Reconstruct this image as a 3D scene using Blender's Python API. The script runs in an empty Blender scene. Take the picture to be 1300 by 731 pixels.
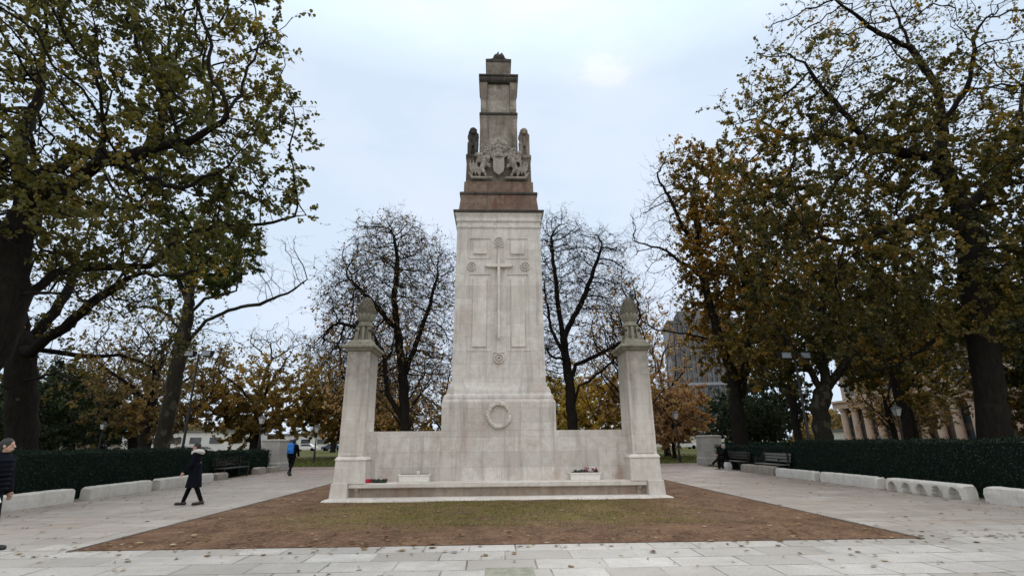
CLOUD_GAIN = 1.0
BACK_GAIN = 0.5
EXPO = 0.28
import bpy, bmesh, math, random, time
import numpy as np
from mathutils import Vector, Matrix, Quaternion
R_ = math.radians
rnd = random.Random(11)
scene = bpy.context.scene
COL = scene.collection
PI = math.pi

# ------------------------------------------------------------------ nodes
def new_mat(name):
    m = bpy.data.materials.new(name); m.use_nodes = True
    nt = m.node_tree; b = nt.nodes['Principled BSDF']
    return m, nt, b
class NT:
    def __init__(s, nt): s.nt = nt
    def n(s, t, **kw):
        nd = s.nt.nodes.new(t)
        for k, v in kw.items():
            if k.startswith('i_'):
                key = k[2:]; key = int(key) if key.isdigit() else key.replace('_', ' ')
                nd.inputs[key].default_value = v
            else: setattr(nd, k, v)
        return nd
    def l(s, a, b): s.nt.links.new(a, b)
    def ramp(s, fac, stops, interp='LINEAR'):
        r = s.n('ShaderNodeValToRGB'); r.color_ramp.interpolation = interp
        e = r.color_ramp.elements
        while len(e) < len(stops): e.new(0.5)
        for i, (p, c) in enumerate(stops):
            e[i].position = p; e[i].color = (c[0], c[1], c[2], 1) if hasattr(c, '__len__') else (c, c, c, 1)
        s.l(fac, r.inputs[0]); return r.outputs[0]
    def mix(s, fac, a, b, mode='MIX'):
        m = s.n('ShaderNodeMix', data_type='RGBA', blend_type=mode)
        for idx, v in ((0, fac), (6, a), (7, b)):
            if hasattr(v, 'is_linked'): s.l(v, m.inputs[idx])
            else: m.inputs[idx].default_value = (v[0], v[1], v[2], 1) if hasattr(v, '__len__') else v
        return m.outputs[2]
    def noise(s, vec, scale, detail=6, rough=.6, dist=0):
        n = s.n('ShaderNodeTexNoise'); n.inputs['Scale'].default_value = scale
        n.inputs['Detail'].default_value = detail; n.inputs['Roughness'].default_value = rough
        n.inputs['Distortion'].default_value = dist
        if vec is not None: s.l(vec, n.inputs['Vector'])
        return n.outputs[0]
    def math(s, op, a, b=0.0, c=None):
        m = s.n('ShaderNodeMath', operation=op)
        for i, v in ((0, a), (1, b)) + (((2, c),) if c is not None else ()):
            if hasattr(v, 'is_linked'): s.l(v, m.inputs[i])
            else: m.inputs[i].default_value = v
        return m.outputs[0]
    def mapping(s, vec, scale=(1, 1, 1), loc=(0, 0, 0)):
        m = s.n('ShaderNodeMapping'); m.inputs['Scale'].default_value = scale; m.inputs['Location'].default_value = loc
        s.l(vec, m.inputs[0]); return m.outputs[0]
    def bump(s, b, h, strength=.3, dist=.02):
        n = s.n('ShaderNodeBump'); n.inputs['Strength'].default_value = strength; n.inputs['Distance'].default_value = dist
        s.l(h, n.inputs['Height']); s.l(n.outputs[0], b.inputs['Normal'])

def simple(name, col, rough=.7, metal=0, vary=.25, scale=8, bump=.0):
    m, nt, b = new_mat(name); N = NT(nt)
    tc = N.n('ShaderNodeTexCoord').outputs['Object']
    f = N.noise(tc, scale, 5, .65)
    lo = [c * (1 - vary) for c in col]; hi = [min(1, c * (1 + vary)) for c in col]
    N.l(N.ramp(f, [(.3, lo), (.7, hi)]), b.inputs['Base Color'])
    if rough > .8: b.inputs['Specular IOR Level'].default_value = .12
    b.inputs['Roughness'].default_value = rough; b.inputs['Metallic'].default_value = metal
    if bump: N.bump(b, N.noise(tc, scale * 6, 4, .6), bump, .01)
    return m

def stone(name, base, light, dark, stain, course=.43, width=.95, stain_amt=.5, dirt_amt=.35, joints=True, jl=.6, tone=.5, crust=None):
    """weathered limestone ashlar: blocks vary in tone, thin joints, rust/lichen stains, rain streaks"""
    m, nt, b = new_mat(name); N = NT(nt)
    tc = N.n('ShaderNodeTexCoord').outputs['Object']
    sep = N.n('ShaderNodeSeparateXYZ'); N.l(tc, sep.inputs[0])
    xy = N.math('ADD', sep.outputs[0], sep.outputs[1])
    cb = N.n('ShaderNodeCombineXYZ'); N.l(xy, cb.inputs[0]); N.l(sep.outputs[2], cb.inputs[1])
    br = N.n('ShaderNodeTexBrick'); N.l(cb.outputs[0], br.inputs['Vector'])
    br.inputs['Scale'].default_value = 1; br.inputs['Brick Width'].default_value = width; br.inputs['Row Height'].default_value = course
    br.inputs['Mortar Size'].default_value = .005; br.inputs['Mortar Smooth'].default_value = .3; br.inputs['Bias'].default_value = 0
    br.inputs['Color1'].default_value = (0, 0, 0, 1); br.inputs['Color2'].default_value = (1, 1, 1, 1); br.inputs['Mortar'].default_value = (.5, .5, .5, 1)
    big = N.noise(tc, .9, 7, .62, .3); mid = N.noise(tc, 5, 8, .7); fine = N.noise(tc, 45, 5, .7)
    c = N.mix(N.ramp(mid, [(.36, 0), (.62, 1)]), base, light)
    c = N.mix(N.math('MULTIPLY', N.math('ABSOLUTE', br.outputs[0]) if False else N.ramp(br.outputs[0], [(.1, 0), (.9, tone)]), 1), c, [v * .80 for v in base])
    st = N.mapping(tc, (3.2, 3.2, .28)); sn = N.noise(st, 1.6, 7, .68, .25)
    c = N.mix(N.math('MULTIPLY', N.ramp(sn, [(.5, 0), (.74, 1)]), dirt_amt), c, dark)
    if crust:   # black crust that has washed down from the cap
        cz = N.ramp(N.math('DIVIDE', N.math('ADD', sep.outputs[2], N.math('MULTIPLY', sn, 1.6)), 8), [((crust[0] + .8) / 8, 0), ((crust[1] + .8) / 8, .8)])
        c = N.mix(N.math('MULTIPLY', cz, N.ramp(mid, [(.3, .35), (.6, 1)])), c, [v * .55 for v in dark])
    sm = N.math('MULTIPLY', N.ramp(big, [(.5, 0), (.68, 1)]), N.ramp(N.noise(N.mapping(tc, (2, 2, .7), (5, 3, 9)), 1.3, 6, .7), [(.42, 0), (.62, 1)]))
    c = N.mix(N.math('MULTIPLY', sm, stain_amt), c, stain)
    c = N.mix(N.ramp(fine, [(.35, .22), (.62, 0)]), c, dark)
    if joints: c = N.mix(N.math('MULTIPLY', N.math('MULTIPLY', br.outputs['Fac'], jl), N.ramp(big, [(.4, .35), (.6, 1)])), c, [v * .38 for v in base])
    N.l(c, b.inputs['Base Color'])
    b.inputs['Roughness'].default_value = .88; b.inputs['Specular IOR Level'].default_value = .25
    h = N.math('ADD', N.math('MULTIPLY', fine, .35), N.math('MULTIPLY', mid, .6))
    if joints: h = N.math('SUBTRACT', h, N.math('MULTIPLY', br.outputs['Fac'], .8))
    N.bump(b, h, .35, .012)
    return m

M = {}
M['stone'] = stone('pale_limestone', (.58, .55, .505), (.72, .695, .655), (.235, .215, .19), (.40, .29, .235), stain_amt=.6, dirt_amt=.75, jl=.6, tone=.45)
M['stone_pillar'] = stone('pillar_limestone', (.58, .54, .485), (.71, .675, .62), (.27, .245, .21), (.42, .30, .235), stain_amt=.45, dirt_amt=.6, jl=.6, tone=.4, crust=(2.2, 3.6))
M['stone_plain'] = stone('pale_limestone_plain', (.61, .575, .52), (.73, .70, .65), (.29, .26, .22), (.42, .31, .24), stain_amt=.35, dirt_amt=.45, joints=False)
M['stone_base'] = stone('limestone_base', (.55, .515, .47), (.70, .67, .625), (.24, .215, .185), (.36, .235, .18), course=.42, width=1.15, stain_amt=.75, dirt_amt=.7)
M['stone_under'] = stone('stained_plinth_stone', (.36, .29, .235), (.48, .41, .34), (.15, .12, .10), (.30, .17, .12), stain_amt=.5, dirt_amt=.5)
M['stone_mid'] = stone('grimy_red_brown_stone', (.15, .098, .075), (.26, .19, .15), (.04, .03, .024), (.15, .06, .042), stain_amt=.7, dirt_amt=.6)
M['stone_top'] = stone('grimy_limestone', (.21, .18, .15), (.40, .36, .31), (.04, .033, .027), (.13, .08, .05), stain_amt=.6, dirt_amt=.95, tone=.9)
M['stone_carve'] = stone('grimy_carved_stone', (.22, .195, .165), (.44, .41, .36), (.03, .026, .021), (.10, .075, .055), stain_amt=.4, dirt_amt=.5, joints=False)
M['stone_dark'] = stone('blackened_stone', (.045, .040, .034), (.10, .09, .078), (.016, .014, .012), (.05, .036, .026), stain_amt=.4, dirt_amt=.5, joints=False)
M['stone_back'] = stone('dark_brown_stone', (.11, .09, .072), (.22, .19, .155), (.03, .025, .02), (.10, .055, .035), stain_amt=.6, dirt_amt=.8)  # darker brown ground behind the carved arms, for contrast
M['stone_green'] = stone('algae_stone', (.20, .19, .145), (.36, .345, .28), (.05, .048, .034), (.085, .085, .045), stain_amt=.6, dirt_amt=.6, joints=False)
M['cone'] = stone('algae_pine_cone_stone', (.16, .15, .115), (.27, .255, .205), (.04, .038, .027), (.06, .06, .032), stain_amt=.6, dirt_amt=.5, joints=False)
M['kerb'] = stone('pale_kerb_stone', (.56, .54, .49), (.66, .64, .60), (.25, .24, .2), (.33, .31, .22), stain_amt=.6, dirt_amt=.4, joints=False)
M['rough_rock'] = stone('rough_brown_stone', (.27, .24, .2), (.38, .35, .3), (.1, .09, .075), (.2, .16, .11), stain_amt=.6, dirt_amt=.6, joints=False)
M['pillar'] = stone('grey_pillar_stone', (.36, .345, .32), (.44, .425, .4), (.2, .19, .17), (.28, .27, .2), stain_amt=.4, dirt_amt=.5, joints=False)
M['iron'] = simple('black_iron', (.012, .012, .013), .5)
M['lamp_glass'] = simple('lamp_glass', (.55, .57, .58), .15)
M['floodlight'] = simple('floodlight_glass', (.28, .33, .37), .3)
M['wood_dark'] = simple('dark_bench_wood', (.035, .032, .027), .75, scale=20, bump=.2)
M['wood_grey'] = simple('weathered_bench_wood', (.14, .135, .125), .8, scale=20, bump=.2)
M['red'] = simple('poppy_red', (.42, .01, .035), .7, scale=60)
M['dkgreen'] = simple('wreath_green', (.018, .03, .016), .7, scale=60)
M['white'] = simple('white_paint', (.75, .75, .73), .6)
M['pink'] = simple('pink_petal', (.55, .13, .2), .7)
M['trough'] = simple('white_stone_trough', (.70, .68, .63), .8, vary=.1, bump=.2)
M['skin'] = simple('skin', (.45, .27, .2), .55, vary=.08)
M['hair_dark'] = simple('dark_hair', (.012, .01, .009), .6, scale=60)
M['hair_grey'] = simple('grey_hair', (.3, .3, .3), .6, scale=60)
M['navy'] = simple('navy_cloth', (.004, .0055, .010), .95, scale=25, bump=.3)
M['black'] = simple('black_cloth', (.0035, .0035, .004), .95, scale=25, bump=.3)
M['fur'] = simple('white_fur', (.62, .6, .57), .9, scale=90, bump=.8)
M['blue'] = simple('blue_nylon', (.01, .17, .55), .55, scale=15, bump=.2)
M['lightcloth'] = simple('pale_cloth', (.5, .5, .5), .85, scale=20)
M['shoe'] = simple('dark_shoe', (.012, .012, .012), .5)
M['paper'] = simple('pale_paper', (.6, .62, .66), .6, vary=.15, scale=12)

# bark
def bark(name, a, b_, patch=None):
    m, nt, b = new_mat(name); N = NT(nt)
    tc = N.n('ShaderNodeTexCoord').outputs['Object']
    f = N.noise(N.mapping(tc, (4, 4, .9)), 3, 8, .7, .4)
    c = N.ramp(f, [(.3, a), (.7, b_)])
    if patch:
        p = N.noise(N.mapping(tc, (1, 1, .6)), 2.6, 3, .5)
        c = N.mix(N.ramp(p, [(.56, 0), (.60, 1)]), c, patch)
    N.l(c, b.inputs['Base Color']); b.inputs['Roughness'].default_value = .95; b.inputs['Specular IOR Level'].default_value = .1
    N.bump(b, f, .8, .05)
    return m
M['bark'] = bark('dark_bark', (.006, .0055, .005), (.024, .020, .016))
M['bark_plane'] = bark('mottled_plane_bark', (.014, .013, .010), (.038, .034, .026), (.065, .06, .042))
M['bark_far'] = bark('grey_brown_bark', (.010, .0085, .0075), (.034, .028, .024))

def leafmat(name, stops, transl=.5, gain=1.3):
    stops = [(p, tuple(min(.8, v * gain) for v in c)) for p, c in stops]
    m = bpy.data.materials.new(name); m.use_nodes = True; nt = m.node_tree; nt.nodes.clear(); N = NT(nt)
    at = N.n('ShaderNodeAttribute', attribute_name='tint')
    c = N.ramp(at.outputs['Fac'], stops)
    d = N.n('ShaderNodeBsdfDiffuse'); t = N.n('ShaderNodeBsdfTranslucent'); g = N.n('ShaderNodeBsdfGlossy'); g.inputs['Roughness'].default_value = .45
    N.l(c, d.inputs[0]); N.l(N.mix(1.0, c, (1.3, 1.25, .6), 'MULTIPLY'), t.inputs[0]); g.inputs[0].default_value = (.6, .6, .6, 1)
    mx = N.n('ShaderNodeMixShader'); mx.inputs[0].default_value = transl; N.l(d.outputs[0], mx.inputs[1]); N.l(t.outputs[0], mx.inputs[2])
    m2 = N.n('ShaderNodeMixShader'); m2.inputs[0].default_value = .03; N.l(mx.outputs[0], m2.inputs[1]); N.l(g.outputs[0], m2.inputs[2])
    o = N.n('ShaderNodeOutputMaterial'); N.l(m2.outputs[0], o.inputs[0]); return m
M['leaf_olive'] = leafmat('olive_green_leaves', [(0, (.026, .030, .011)), (.45, (.058, .060, .018)), (.8, (.115, .102, .028)), (.95, (.18, .14, .035)), (1, (.2, .13, .03))])
M['leaf_green'] = leafmat('mid_green_leaves', [(0, (.03, .045, .012)), (.5, (.055, .075, .018)), (.85, (.10, .11, .025)), (1, (.16, .12, .03))])
M['leaf_rust'] = leafmat('olive_and_rust_leaves', [(0, (.025, .028, .010)), (.35, (.05, .046, .014)), (.65, (.10, .07, .016)), (.85, (.17, .095, .018)), (1, (.24, .12, .03))])
M['leaf_mixed'] = leafmat('olive_leaves_turning', [(0, (.022, .026, .010)), (.4, (.050, .048, .015)), (.7, (.11, .088, .022)), (.9, (.19, .125, .028)), (1, (.27, .16, .035))])
M['leaf_amber'] = leafmat('amber_leaves', [(0, (.06, .045, .016)), (.4, (.14, .095, .030)), (.8, (.24, .155, .045)), (1, (.33, .215, .06))])
M['leaf_gold'] = leafmat('olive_and_amber_leaves', [(0, (.03, .03, .010)), (.3, (.075, .058, .015)), (.6, (.16, .10, .02)), (.85, (.27, .145, .022)), (1, (.34, .18, .03))])
M['leaf_brown'] = leafmat('brown_autumn_leaves', [(0, (.05, .040, .02)), (.5, (.12, .085, .04)), (.85, (.20, .135, .06)), (1, (.28, .18, .07))])
M['leaf_dark'] = leafmat('dark_evergreen_leaves', [(0, (.010, .018, .010)), (.6, (.022, .036, .018)), (1, (.045, .06, .028))], .3, 1.2)
M['leaf_yellow'] = leafmat('yellow_leaves', [(0, (.10, .075, .02)), (.5, (.22, .15, .03)), (1, (.38, .25, .05))])
M['leaf_pink'] = leafmat('rusty_pink_leaves', [(0, (.13, .075, .05)), (.5, (.27, .155, .095)), (1, (.38, .24, .13))])
M['leaf_hedge'] = leafmat('hedge_leaves', [(0, (.005, .013, .009)), (.7, (.010, .026, .016)), (.95, (.018, .038, .022)), (1, (.06, .05, .022))], .15, 1.0)
M['litter'] = leafmat('fallen_leaf_brown', [(0, (.06, .03, .02)), (.4, (.15, .08, .035)), (.8, (.26, .17, .08)), (1, (.45, .38, .25))], .1, 1.0)

# ------------------------------------------------------------------ mesh helpers
def link(o, parent=None):
    COL.objects.link(o)
    if parent is not None:
        o.parent = parent
    return o
def tag(o, label=None, cat=None, group=None, kind=None):
    if label: o['label'] = label
    if cat: o['category'] = cat
    if group: o['group'] = group
    if kind: o['kind'] = kind
    return o
def root(name, loc, label, cat, group=None, rz=0):
    o = bpy.data.objects.new(name, None); o.empty_display_size = .3
    COL.objects.link(o); o.location = loc; o.rotation_euler = (0, 0, rz)
    return tag(o, label, cat, group)
def mkobj(name, me, mat, parent=None, loc=None):
    o = bpy.data.objects.new(name, me)
    for mm in (mat if isinstance(mat, (list, tuple)) else [mat]): me.materials.append(mm)
    link(o, parent)
    if loc is not None: o.location = loc
    return o
def build(name, bm, mat, parent=None, off=(0, 0, 0), bevel=0, smooth=False, seg=2, loc=None):
    """bm in world coordinates; off = origin of the owner, subtracted"""
    if off != (0, 0, 0): bmesh.ops.translate(bm, verts=bm.verts, vec=-Vector(off))
    bmesh.ops.recalc_face_normals(bm, faces=bm.faces)
    me = bpy.data.meshes.new(name); bm.to_mesh(me); bm.free()
    if smooth: me.polygons.foreach_set('use_smooth', [True] * len(me.polygons))
    o = mkobj(name, me, mat, parent, loc)
    if bevel:
        md = o.modifiers.new('b', 'BEVEL'); md.width = bevel; md.segments = seg; md.limit_method = 'ANGLE'; md.angle_limit = R_(35)
    return o
def BM(): return bmesh.new()
def box(bm, x0, x1, y0, y1, z0, z1, rz=0, c=None):
    vs = [bm.verts.new((x, y, z)) for z in (z0, z1) for x, y in ((x0, y0), (x1, y0), (x1, y1), (x0, y1))]
    for f in ((0, 3, 2, 1), (4, 5, 6, 7), (0, 1, 5, 4), (1, 2, 6, 5), (2, 3, 7, 6), (3, 0, 4, 7)): bm.faces.new([vs[i] for i in f])
    if rz:
        cc = Vector(c if c else ((x0 + x1) / 2, (y0 + y1) / 2, 0)); q = Matrix.Rotation(rz, 3, 'Z')
        for v in vs: v.co = q @ (v.co - cc) + cc
    return vs
def loft(bm, rings):
    """rings (x0,x1,y0,y1,z) bottom to top, closed"""
    rr = [[bm.verts.new(p) for p in ((a, c, z), (b, c, z), (b, d, z), (a, d, z))] for a, b, c, d, z in rings]
    bm.faces.new(rr[0][::-1]); bm.faces.new(rr[-1])
    for p, q in zip(rr[:-1], rr[1:]):
        for i in range(4): bm.faces.new((p[i], p[(i + 1) % 4], q[(i + 1) % 4], q[i]))
def lathe(bm, prof, cx, cy, n=24, fn=None):
    rr = []
    for k, (r, z) in enumerate(prof):
        rr.append([bm.verts.new((cx + (r if not fn else fn(r, z, 2 * PI * i / n)) * math.cos(2 * PI * i / n), cy + (r if not fn else fn(r, z, 2 * PI * i / n)) * math.sin(2 * PI * i / n), z)) for i in range(n)])
    bm.faces.new(rr[0][::-1]); bm.faces.new(rr[-1])
    for p, q in zip(rr[:-1], rr[1:]):
        for i in range(n): bm.faces.new((p[i], p[(i + 1) % n], q[(i + 1) % n], q[i]))
def prism(bm, pts, y0, y1):
    """polygon in xz extruded along y"""
    a = [bm.verts.new((x, y0, z)) for x, z in pts]; b = [bm.verts.new((x, y1, z)) for x, z in pts]
    bm.faces.new(a); bm.faces.new(b[::-1])
    n = len(pts)
    for i in range(n): bm.faces.new((a[i], b[i], b[(i + 1) % n], a[(i + 1) % n]))
def capsule(bm, p, q, r0, r1, n=10):
    p, q = Vector(p), Vector(q); d = q - p; L = d.length
    if L < 1e-6: d = Vector((0, 0, 1)); L = 1e-4
    d = d.normalized(); a = d.orthogonal().normalized(); b = d.cross(a)
    rings = []
    for t in (-1, -.7, -.35, 0): rings.append((p + d * (r0 * t), r0 * math.sqrt(max(0, 1 - t * t))))
    for t in (0, .35, .7, 1): rings.append((q + d * (r1 * t), r1 * math.sqrt(max(0, 1 - t * t))))
    rr = [[bm.verts.new(c + (a * math.cos(2 * PI * i / n) + b * math.sin(2 * PI * i / n)) * max(r, 1e-4)) for i in range(n)] for c, r in rings]
    bm.faces.new(rr[0][::-1]); bm.faces.new(rr[-1])
    for u, v in zip(rr[:-1], rr[1:]):
        for i in range(n): bm.faces.new((u[i], u[(i + 1) % n], v[(i + 1) % n], v[i]))
def ell(bm, c, r, rot=None, sub=2):
    m = Matrix.Translation(c) @ (rot.to_4x4() if rot is not None else Matrix()) @ Matrix.Diagonal((r[0], r[1], r[2], 1))
    bmesh.ops.create_icosphere(bm, subdivisions=sub, radius=1, matrix=m)
def tube(bm, pts, rs, n=8):
    pts = [Vector(p) for p in pts]
    if not hasattr(rs, '__len__'): rs = [rs] * len(pts)
    a = None; rr = []
    for i, p in enumerate(pts):
        d = (pts[min(i + 1, len(pts) - 1)] - pts[max(i - 1, 0)]).normalized()
        a = d.orthogonal().normalized() if a is None else (a - d * a.dot(d)).normalized()
        b = d.cross(a)
        rr.append([bm.verts.new(p + (a * math.cos(2 * PI * k / n) + b * math.sin(2 * PI * k / n)) * rs[i]) for k in range(n)])
    bm.faces.new(rr[0][::-1]); bm.faces.new(rr[-1])
    for u, v in zip(rr[:-1], rr[1:]):
        for i in range(n): bm.faces.new((u[i], u[(i + 1) % n], v[(i + 1) % n], v[i]))
def remeshed(name, bm, mat, parent=None, voxel=.012, off=(0, 0, 0), it=3, noise=0, loc=None):
    """union of overlapping volumes as one continuous smooth surface"""
    bmesh.ops.recalc_face_normals(bm, faces=bm.faces)
    if off != (0, 0, 0): bmesh.ops.translate(bm, verts=bm.verts, vec=-Vector(off))
    me = bpy.data.meshes.new('tmp'); bm.to_mesh(me); bm.free()
    t = bpy.data.objects.new('tmp', me); COL.objects.link(t)
    md = t.modifiers.new('r', 'REMESH'); md.mode = 'VOXEL'; md.voxel_size = voxel; md.use_smooth_shade = True
    if it: s = t.modifiers.new('s', 'SMOOTH'); s.iterations = it; s.factor = .5
    bpy.context.view_layer.update()
    dg = bpy.context.evaluated_depsgraph_get()
    out = bpy.data.meshes.new_from_object(t.evaluated_get(dg))
    COL.objects.unlink(t); bpy.data.objects.remove(t); bpy.data.meshes.remove(me)
    out.name = name; out.materials.clear()
    out.polygons.foreach_set('use_smooth', [True] * len(out.polygons))
    return mkobj(name, out, mat, parent, loc)
def np_mesh(name, V, F, nper, smooth=False, tint=None, midx=None):
    me = bpy.data.meshes.new(name)
    nv, nf = len(V), len(F)
    me.vertices.add(nv); me.vertices.foreach_set('co', np.asarray(V, np.float32).ravel())
    me.loops.add(nf * nper); me.loops.foreach_set('vertex_index', np.asarray(F, np.int32).ravel())
    me.polygons.add(nf); me.polygons.foreach_set('loop_start', np.arange(0, nf * nper, nper, dtype=np.int32))
    try: me.polygons.foreach_set('loop_total', np.full(nf, nper, np.int32))
    except Exception: pass
    if smooth: me.polygons.foreach_set('use_smooth', np.ones(nf, bool))
    if midx is not None: me.polygons.foreach_set('material_index', np.asarray(midx, np.int32))
    if tint is not None:
        at = me.attributes.new('tint', 'FLOAT', 'POINT'); at.data.foreach_set('value', np.asarray(tint, np.float32))
    me.update(calc_edges=True); me.validate()
    return me
# ------------------------------------------------------------------ ground
def sheet(name, poly, z, mat):
    bm = BM(); bm.faces.new([bm.verts.new((x, y, z)) for x, y in poly])
    return tag(build(name, bm, mat), kind='structure')
# lawn / park ground
m, nt, b = new_mat('park_grass_with_leaf_litter'); N = NT(nt)
tc = N.n('ShaderNodeTexCoord').outputs['Object']
g = N.ramp(N.noise(tc, 1.5, 8, .7), [(.3, (.035, .05, .016)), (.7, (.10, .115, .035))])
lit = N.ramp(N.noise(tc, .22, 5, .65), [(.45, 0), (.62, .85)])
spk = N.ramp(N.noise(tc, 9, 4, .8), [(.45, 0), (.55, 1)])
g = N.mix(N.math('MULTIPLY', lit, spk), g, (.20, .12, .045))
N.l(g, b.inputs['Base Color']); b.inputs['Roughness'].default_value = .95; b.inputs['Specular IOR Level'].default_value = .1
N.bump(b, N.noise(tc, 30, 5, .8), .6, .05)
M['lawn'] = m
sheet('ground', [(-900, -300), (900, -300), (900, 1500), (-900, 1500)], 0, M['lawn'])

# paving
m, nt, b = new_mat('stone_slab_paving'); N = NT(nt)
tc = N.n('ShaderNodeTexCoord').outputs['Object']
sep = N.n('ShaderNodeSeparateXYZ'); N.l(tc, sep.inputs[0])
wob = N.n('ShaderNodeVectorMath', operation='ADD'); N.l(tc, wob.inputs[0])
wn = N.n('ShaderNodeTexNoise'); wn.inputs['Scale'].default_value = .8; N.l(tc, wn.inputs['Vector'])
ws = N.n('ShaderNodeVectorMath', operation='SCALE'); N.l(wn.outputs[1], ws.inputs[0]); ws.inputs['Scale'].default_value = .05
N.l(ws.outputs[0], wob.inputs[1])
br = N.n('ShaderNodeTexBrick'); N.l(N.mapping(wob.outputs[0], (1, 1, 1), (.47, .06, 0)), br.inputs['Vector'])
for k, v in (('Scale', 1), ('Brick Width', .92), ('Row Height', .555), ('Mortar Size', .014), ('Mortar Smooth', .25)): br.inputs[k].default_value = v
br.squash = .75; br.squash_frequency = 3; br.offset = .43
br.inputs['Color1'].default_value = (0, 0, 0, 1); br.inputs['Color2'].default_value = (1, 1, 1, 1)
big = N.noise(tc, .5, 7, .65, .2); mid = N.noise(tc, 2.2, 8, .72, .3); fine = N.noise(tc, 38, 6, .75)
c = N.mix(N.ramp(mid, [(.3, 0), (.72, 1)]), (.42, .40, .365), (.60, .58, .54))
c = N.mix(N.ramp(br.outputs[0], [(.1, 0), (.9, 1)]), c, (.36, .335, .30))
# worn, less clean stone on the side paths
side = N.math('MAXIMUM', N.ramp(N.math('ABSOLUTE', sep.outputs[0]), [(.0, 0), (1, 1)]), 0)
path = N.ramp(N.math('DIVIDE', sep.outputs[1], 40), [(8.2 / 40, 0), (10.5 / 40, 1)])
c = N.mix(N.math('MULTIPLY', path, N.ramp(N.noise(N.mapping(tc, (.35, 1, 1)), .9, 8, .72), [(.36, .35), (.62, .95)])), c, (.33, .27, .22))
reddish = N.ramp(N.math('ADD', N.math('ADD', N.math('DIVIDE', sep.outputs[1], 40), N.math('MULTIPLY', N.math('MAXIMUM', sep.outputs[0], -6), .009)), N.math('MULTIPLY', N.math('SUBTRACT', N.noise(tc, .25, 6, .7), .5), .5)), [(.40, 0), (.70, 1)])
rr = N.ramp(N.noise(tc, 1.3, 8, .75), [(.3, (.20, .135, .105)), (.7, (.36, .265, .22))])
c = N.mix(N.math('MULTIPLY', reddish, .9), c, rr)
edge = N.ramp(N.math('DIVIDE', N.math('ABSOLUTE', sep.outputs[0]), 13), [(.80, 0), (.945, 1)])
c = N.mix(N.math('MULTIPLY', N.math('MULTIPLY', edge, path), N.ramp(N.noise(tc, 1.1, 8, .75), [(.4, .1), (.6, .85)])), c, (.13, .115, .10))
c = N.mix(N.ramp(big, [(.46, 0), (.66, .6)]), c, (.30, .275, .24))
c = N.mix(N.ramp(N.noise(tc, 6, 5, .8), [(.60, 0), (.68, .65)]), c, (.16, .14, .12))
c = N.mix(N.ramp(fine, [(.36, .5), (.5, 0)]), c, (.20, .185, .165))
jm = N.math('MULTIPLY', br.outputs['Fac'], N.ramp(N.noise(tc, .9, 4, .7), [(.38, .25), (.6, 1)]))
c = N.mix(jm, c, (.10, .095, .085))
N.l(c, b.inputs['Base Color'])
N.l(N.ramp(N.noise(tc, .7, 5, .6), [(.35, .45), (.65, .85)]), b.inputs['Roughness'])
b.inputs['Specular IOR Level'].default_value = .4
N.bump(b, N.math('SUBTRACT', N.math('ADD', N.math('MULTIPLY', mid, .5), N.math('MULTIPLY', fine, .4)), br.outputs['Fac']), .35, .012)
M['paving'] = m
sheet('paving', [(-12.7, -12), (12.7, -12), (12.7, 32.6), (-12.7, 32.6)], .004, M['paving'])
sheet('paving_side', [(-60, -12), (-12.7, -12), (-12.7, 5.5), (-60, 5.5)], .004, M['paving'])
sheet('paving_side', [(12.7, -12), (60, -12), (60, 5.5), (12.7, 5.5)], .004, M['paving'])
# brown cross path beyond the memorial
m, nt, b = new_mat('red_brown_gravel_path'); N = NT(nt)
tc = N.n('ShaderNodeTexCoord').outputs['Object']
c = N.ramp(N.noise(tc, 1.2, 9, .75), [(.3, (.15, .105, .085)), (.7, (.28, .21, .18))])
N.l(c, b.inputs['Base Color']); b.inputs['Roughness'].default_value = .9
M['gravel'] = m
sheet('cross_path', [(-70, 32.6), (70, 32.6), (70, 36.4), (-70, 36.4)], .006, M['gravel'])

# bare earth bed round the memorial: gently uneven ground, moss in the middle
m, nt, b = new_mat('bare_earth_with_moss'); N = NT(nt)
tc = N.n('ShaderNodeTexCoord').outputs['Object']
sep = N.n('ShaderNodeSeparateXYZ'); N.l(tc, sep.inputs[0])
mid = N.noise(tc, 1.1, 9, .75, .3); fine = N.noise(tc, 26, 7, .8)
c = N.ramp(mid, [(.36, (.085, .048, .032)), (.50, (.175, .098, .058)), (.66, (.29, .175, .102))])
dx = N.math('ABSOLUTE', N.math('ADD', sep.outputs[0], .2))
inx = N.ramp(N.math('ADD', N.math('DIVIDE', dx, 10), N.math('MULTIPLY', N.math('SUBTRACT', N.noise(tc, .8, 5, .6), .5), .35)), [(.30, 1), (.50, 0)])
iny = N.ramp(N.math('ADD', N.math('DIVIDE', sep.outputs[1], 20), N.math('MULTIPLY', N.math('SUBTRACT', N.noise(tc, 1.0, 6, .65), .5), .22)), [(.50, 0), (.56, 1)])
ms = N.math('MULTIPLY', N.math('MULTIPLY', inx, iny), N.ramp(N.noise(tc, 1.7, 8, .75), [(.36, 0), (.56, .85)]))
c = N.mix(ms, c, N.mix(N.ramp(fine, [(.35, 0), (.65, 1)]), (.085, .075, .014), (.20, .17, .035)))
c = N.mix(N.ramp(N.noise(tc, .55, 8, .7), [(.54, 0), (.66, .6)]), c, (.075, .05, .04))
c = N.mix(N.ramp(fine, [(.38, .85), (.52, 0)]), c, (.045, .03, .022))
c = N.mix(N.ramp(N.noise(tc, 11, 6, .85), [(.52, 0), (.62, .55)]), c, (.36, .25, .15))
c = N.mix(N.ramp(N.noise(tc, 60, 3, .8), [(.64, 0), (.72, .6)]), c, (.42, .36, .28))
N.l(c, b.inputs['Base Color']); b.inputs['Roughness'].default_value = .95; b.inputs['Specular IOR Level'].default_value = .15
N.bump(b, N.math('ADD', fine, N.math('MULTIPLY', mid, 2)), .8, .03)
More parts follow.
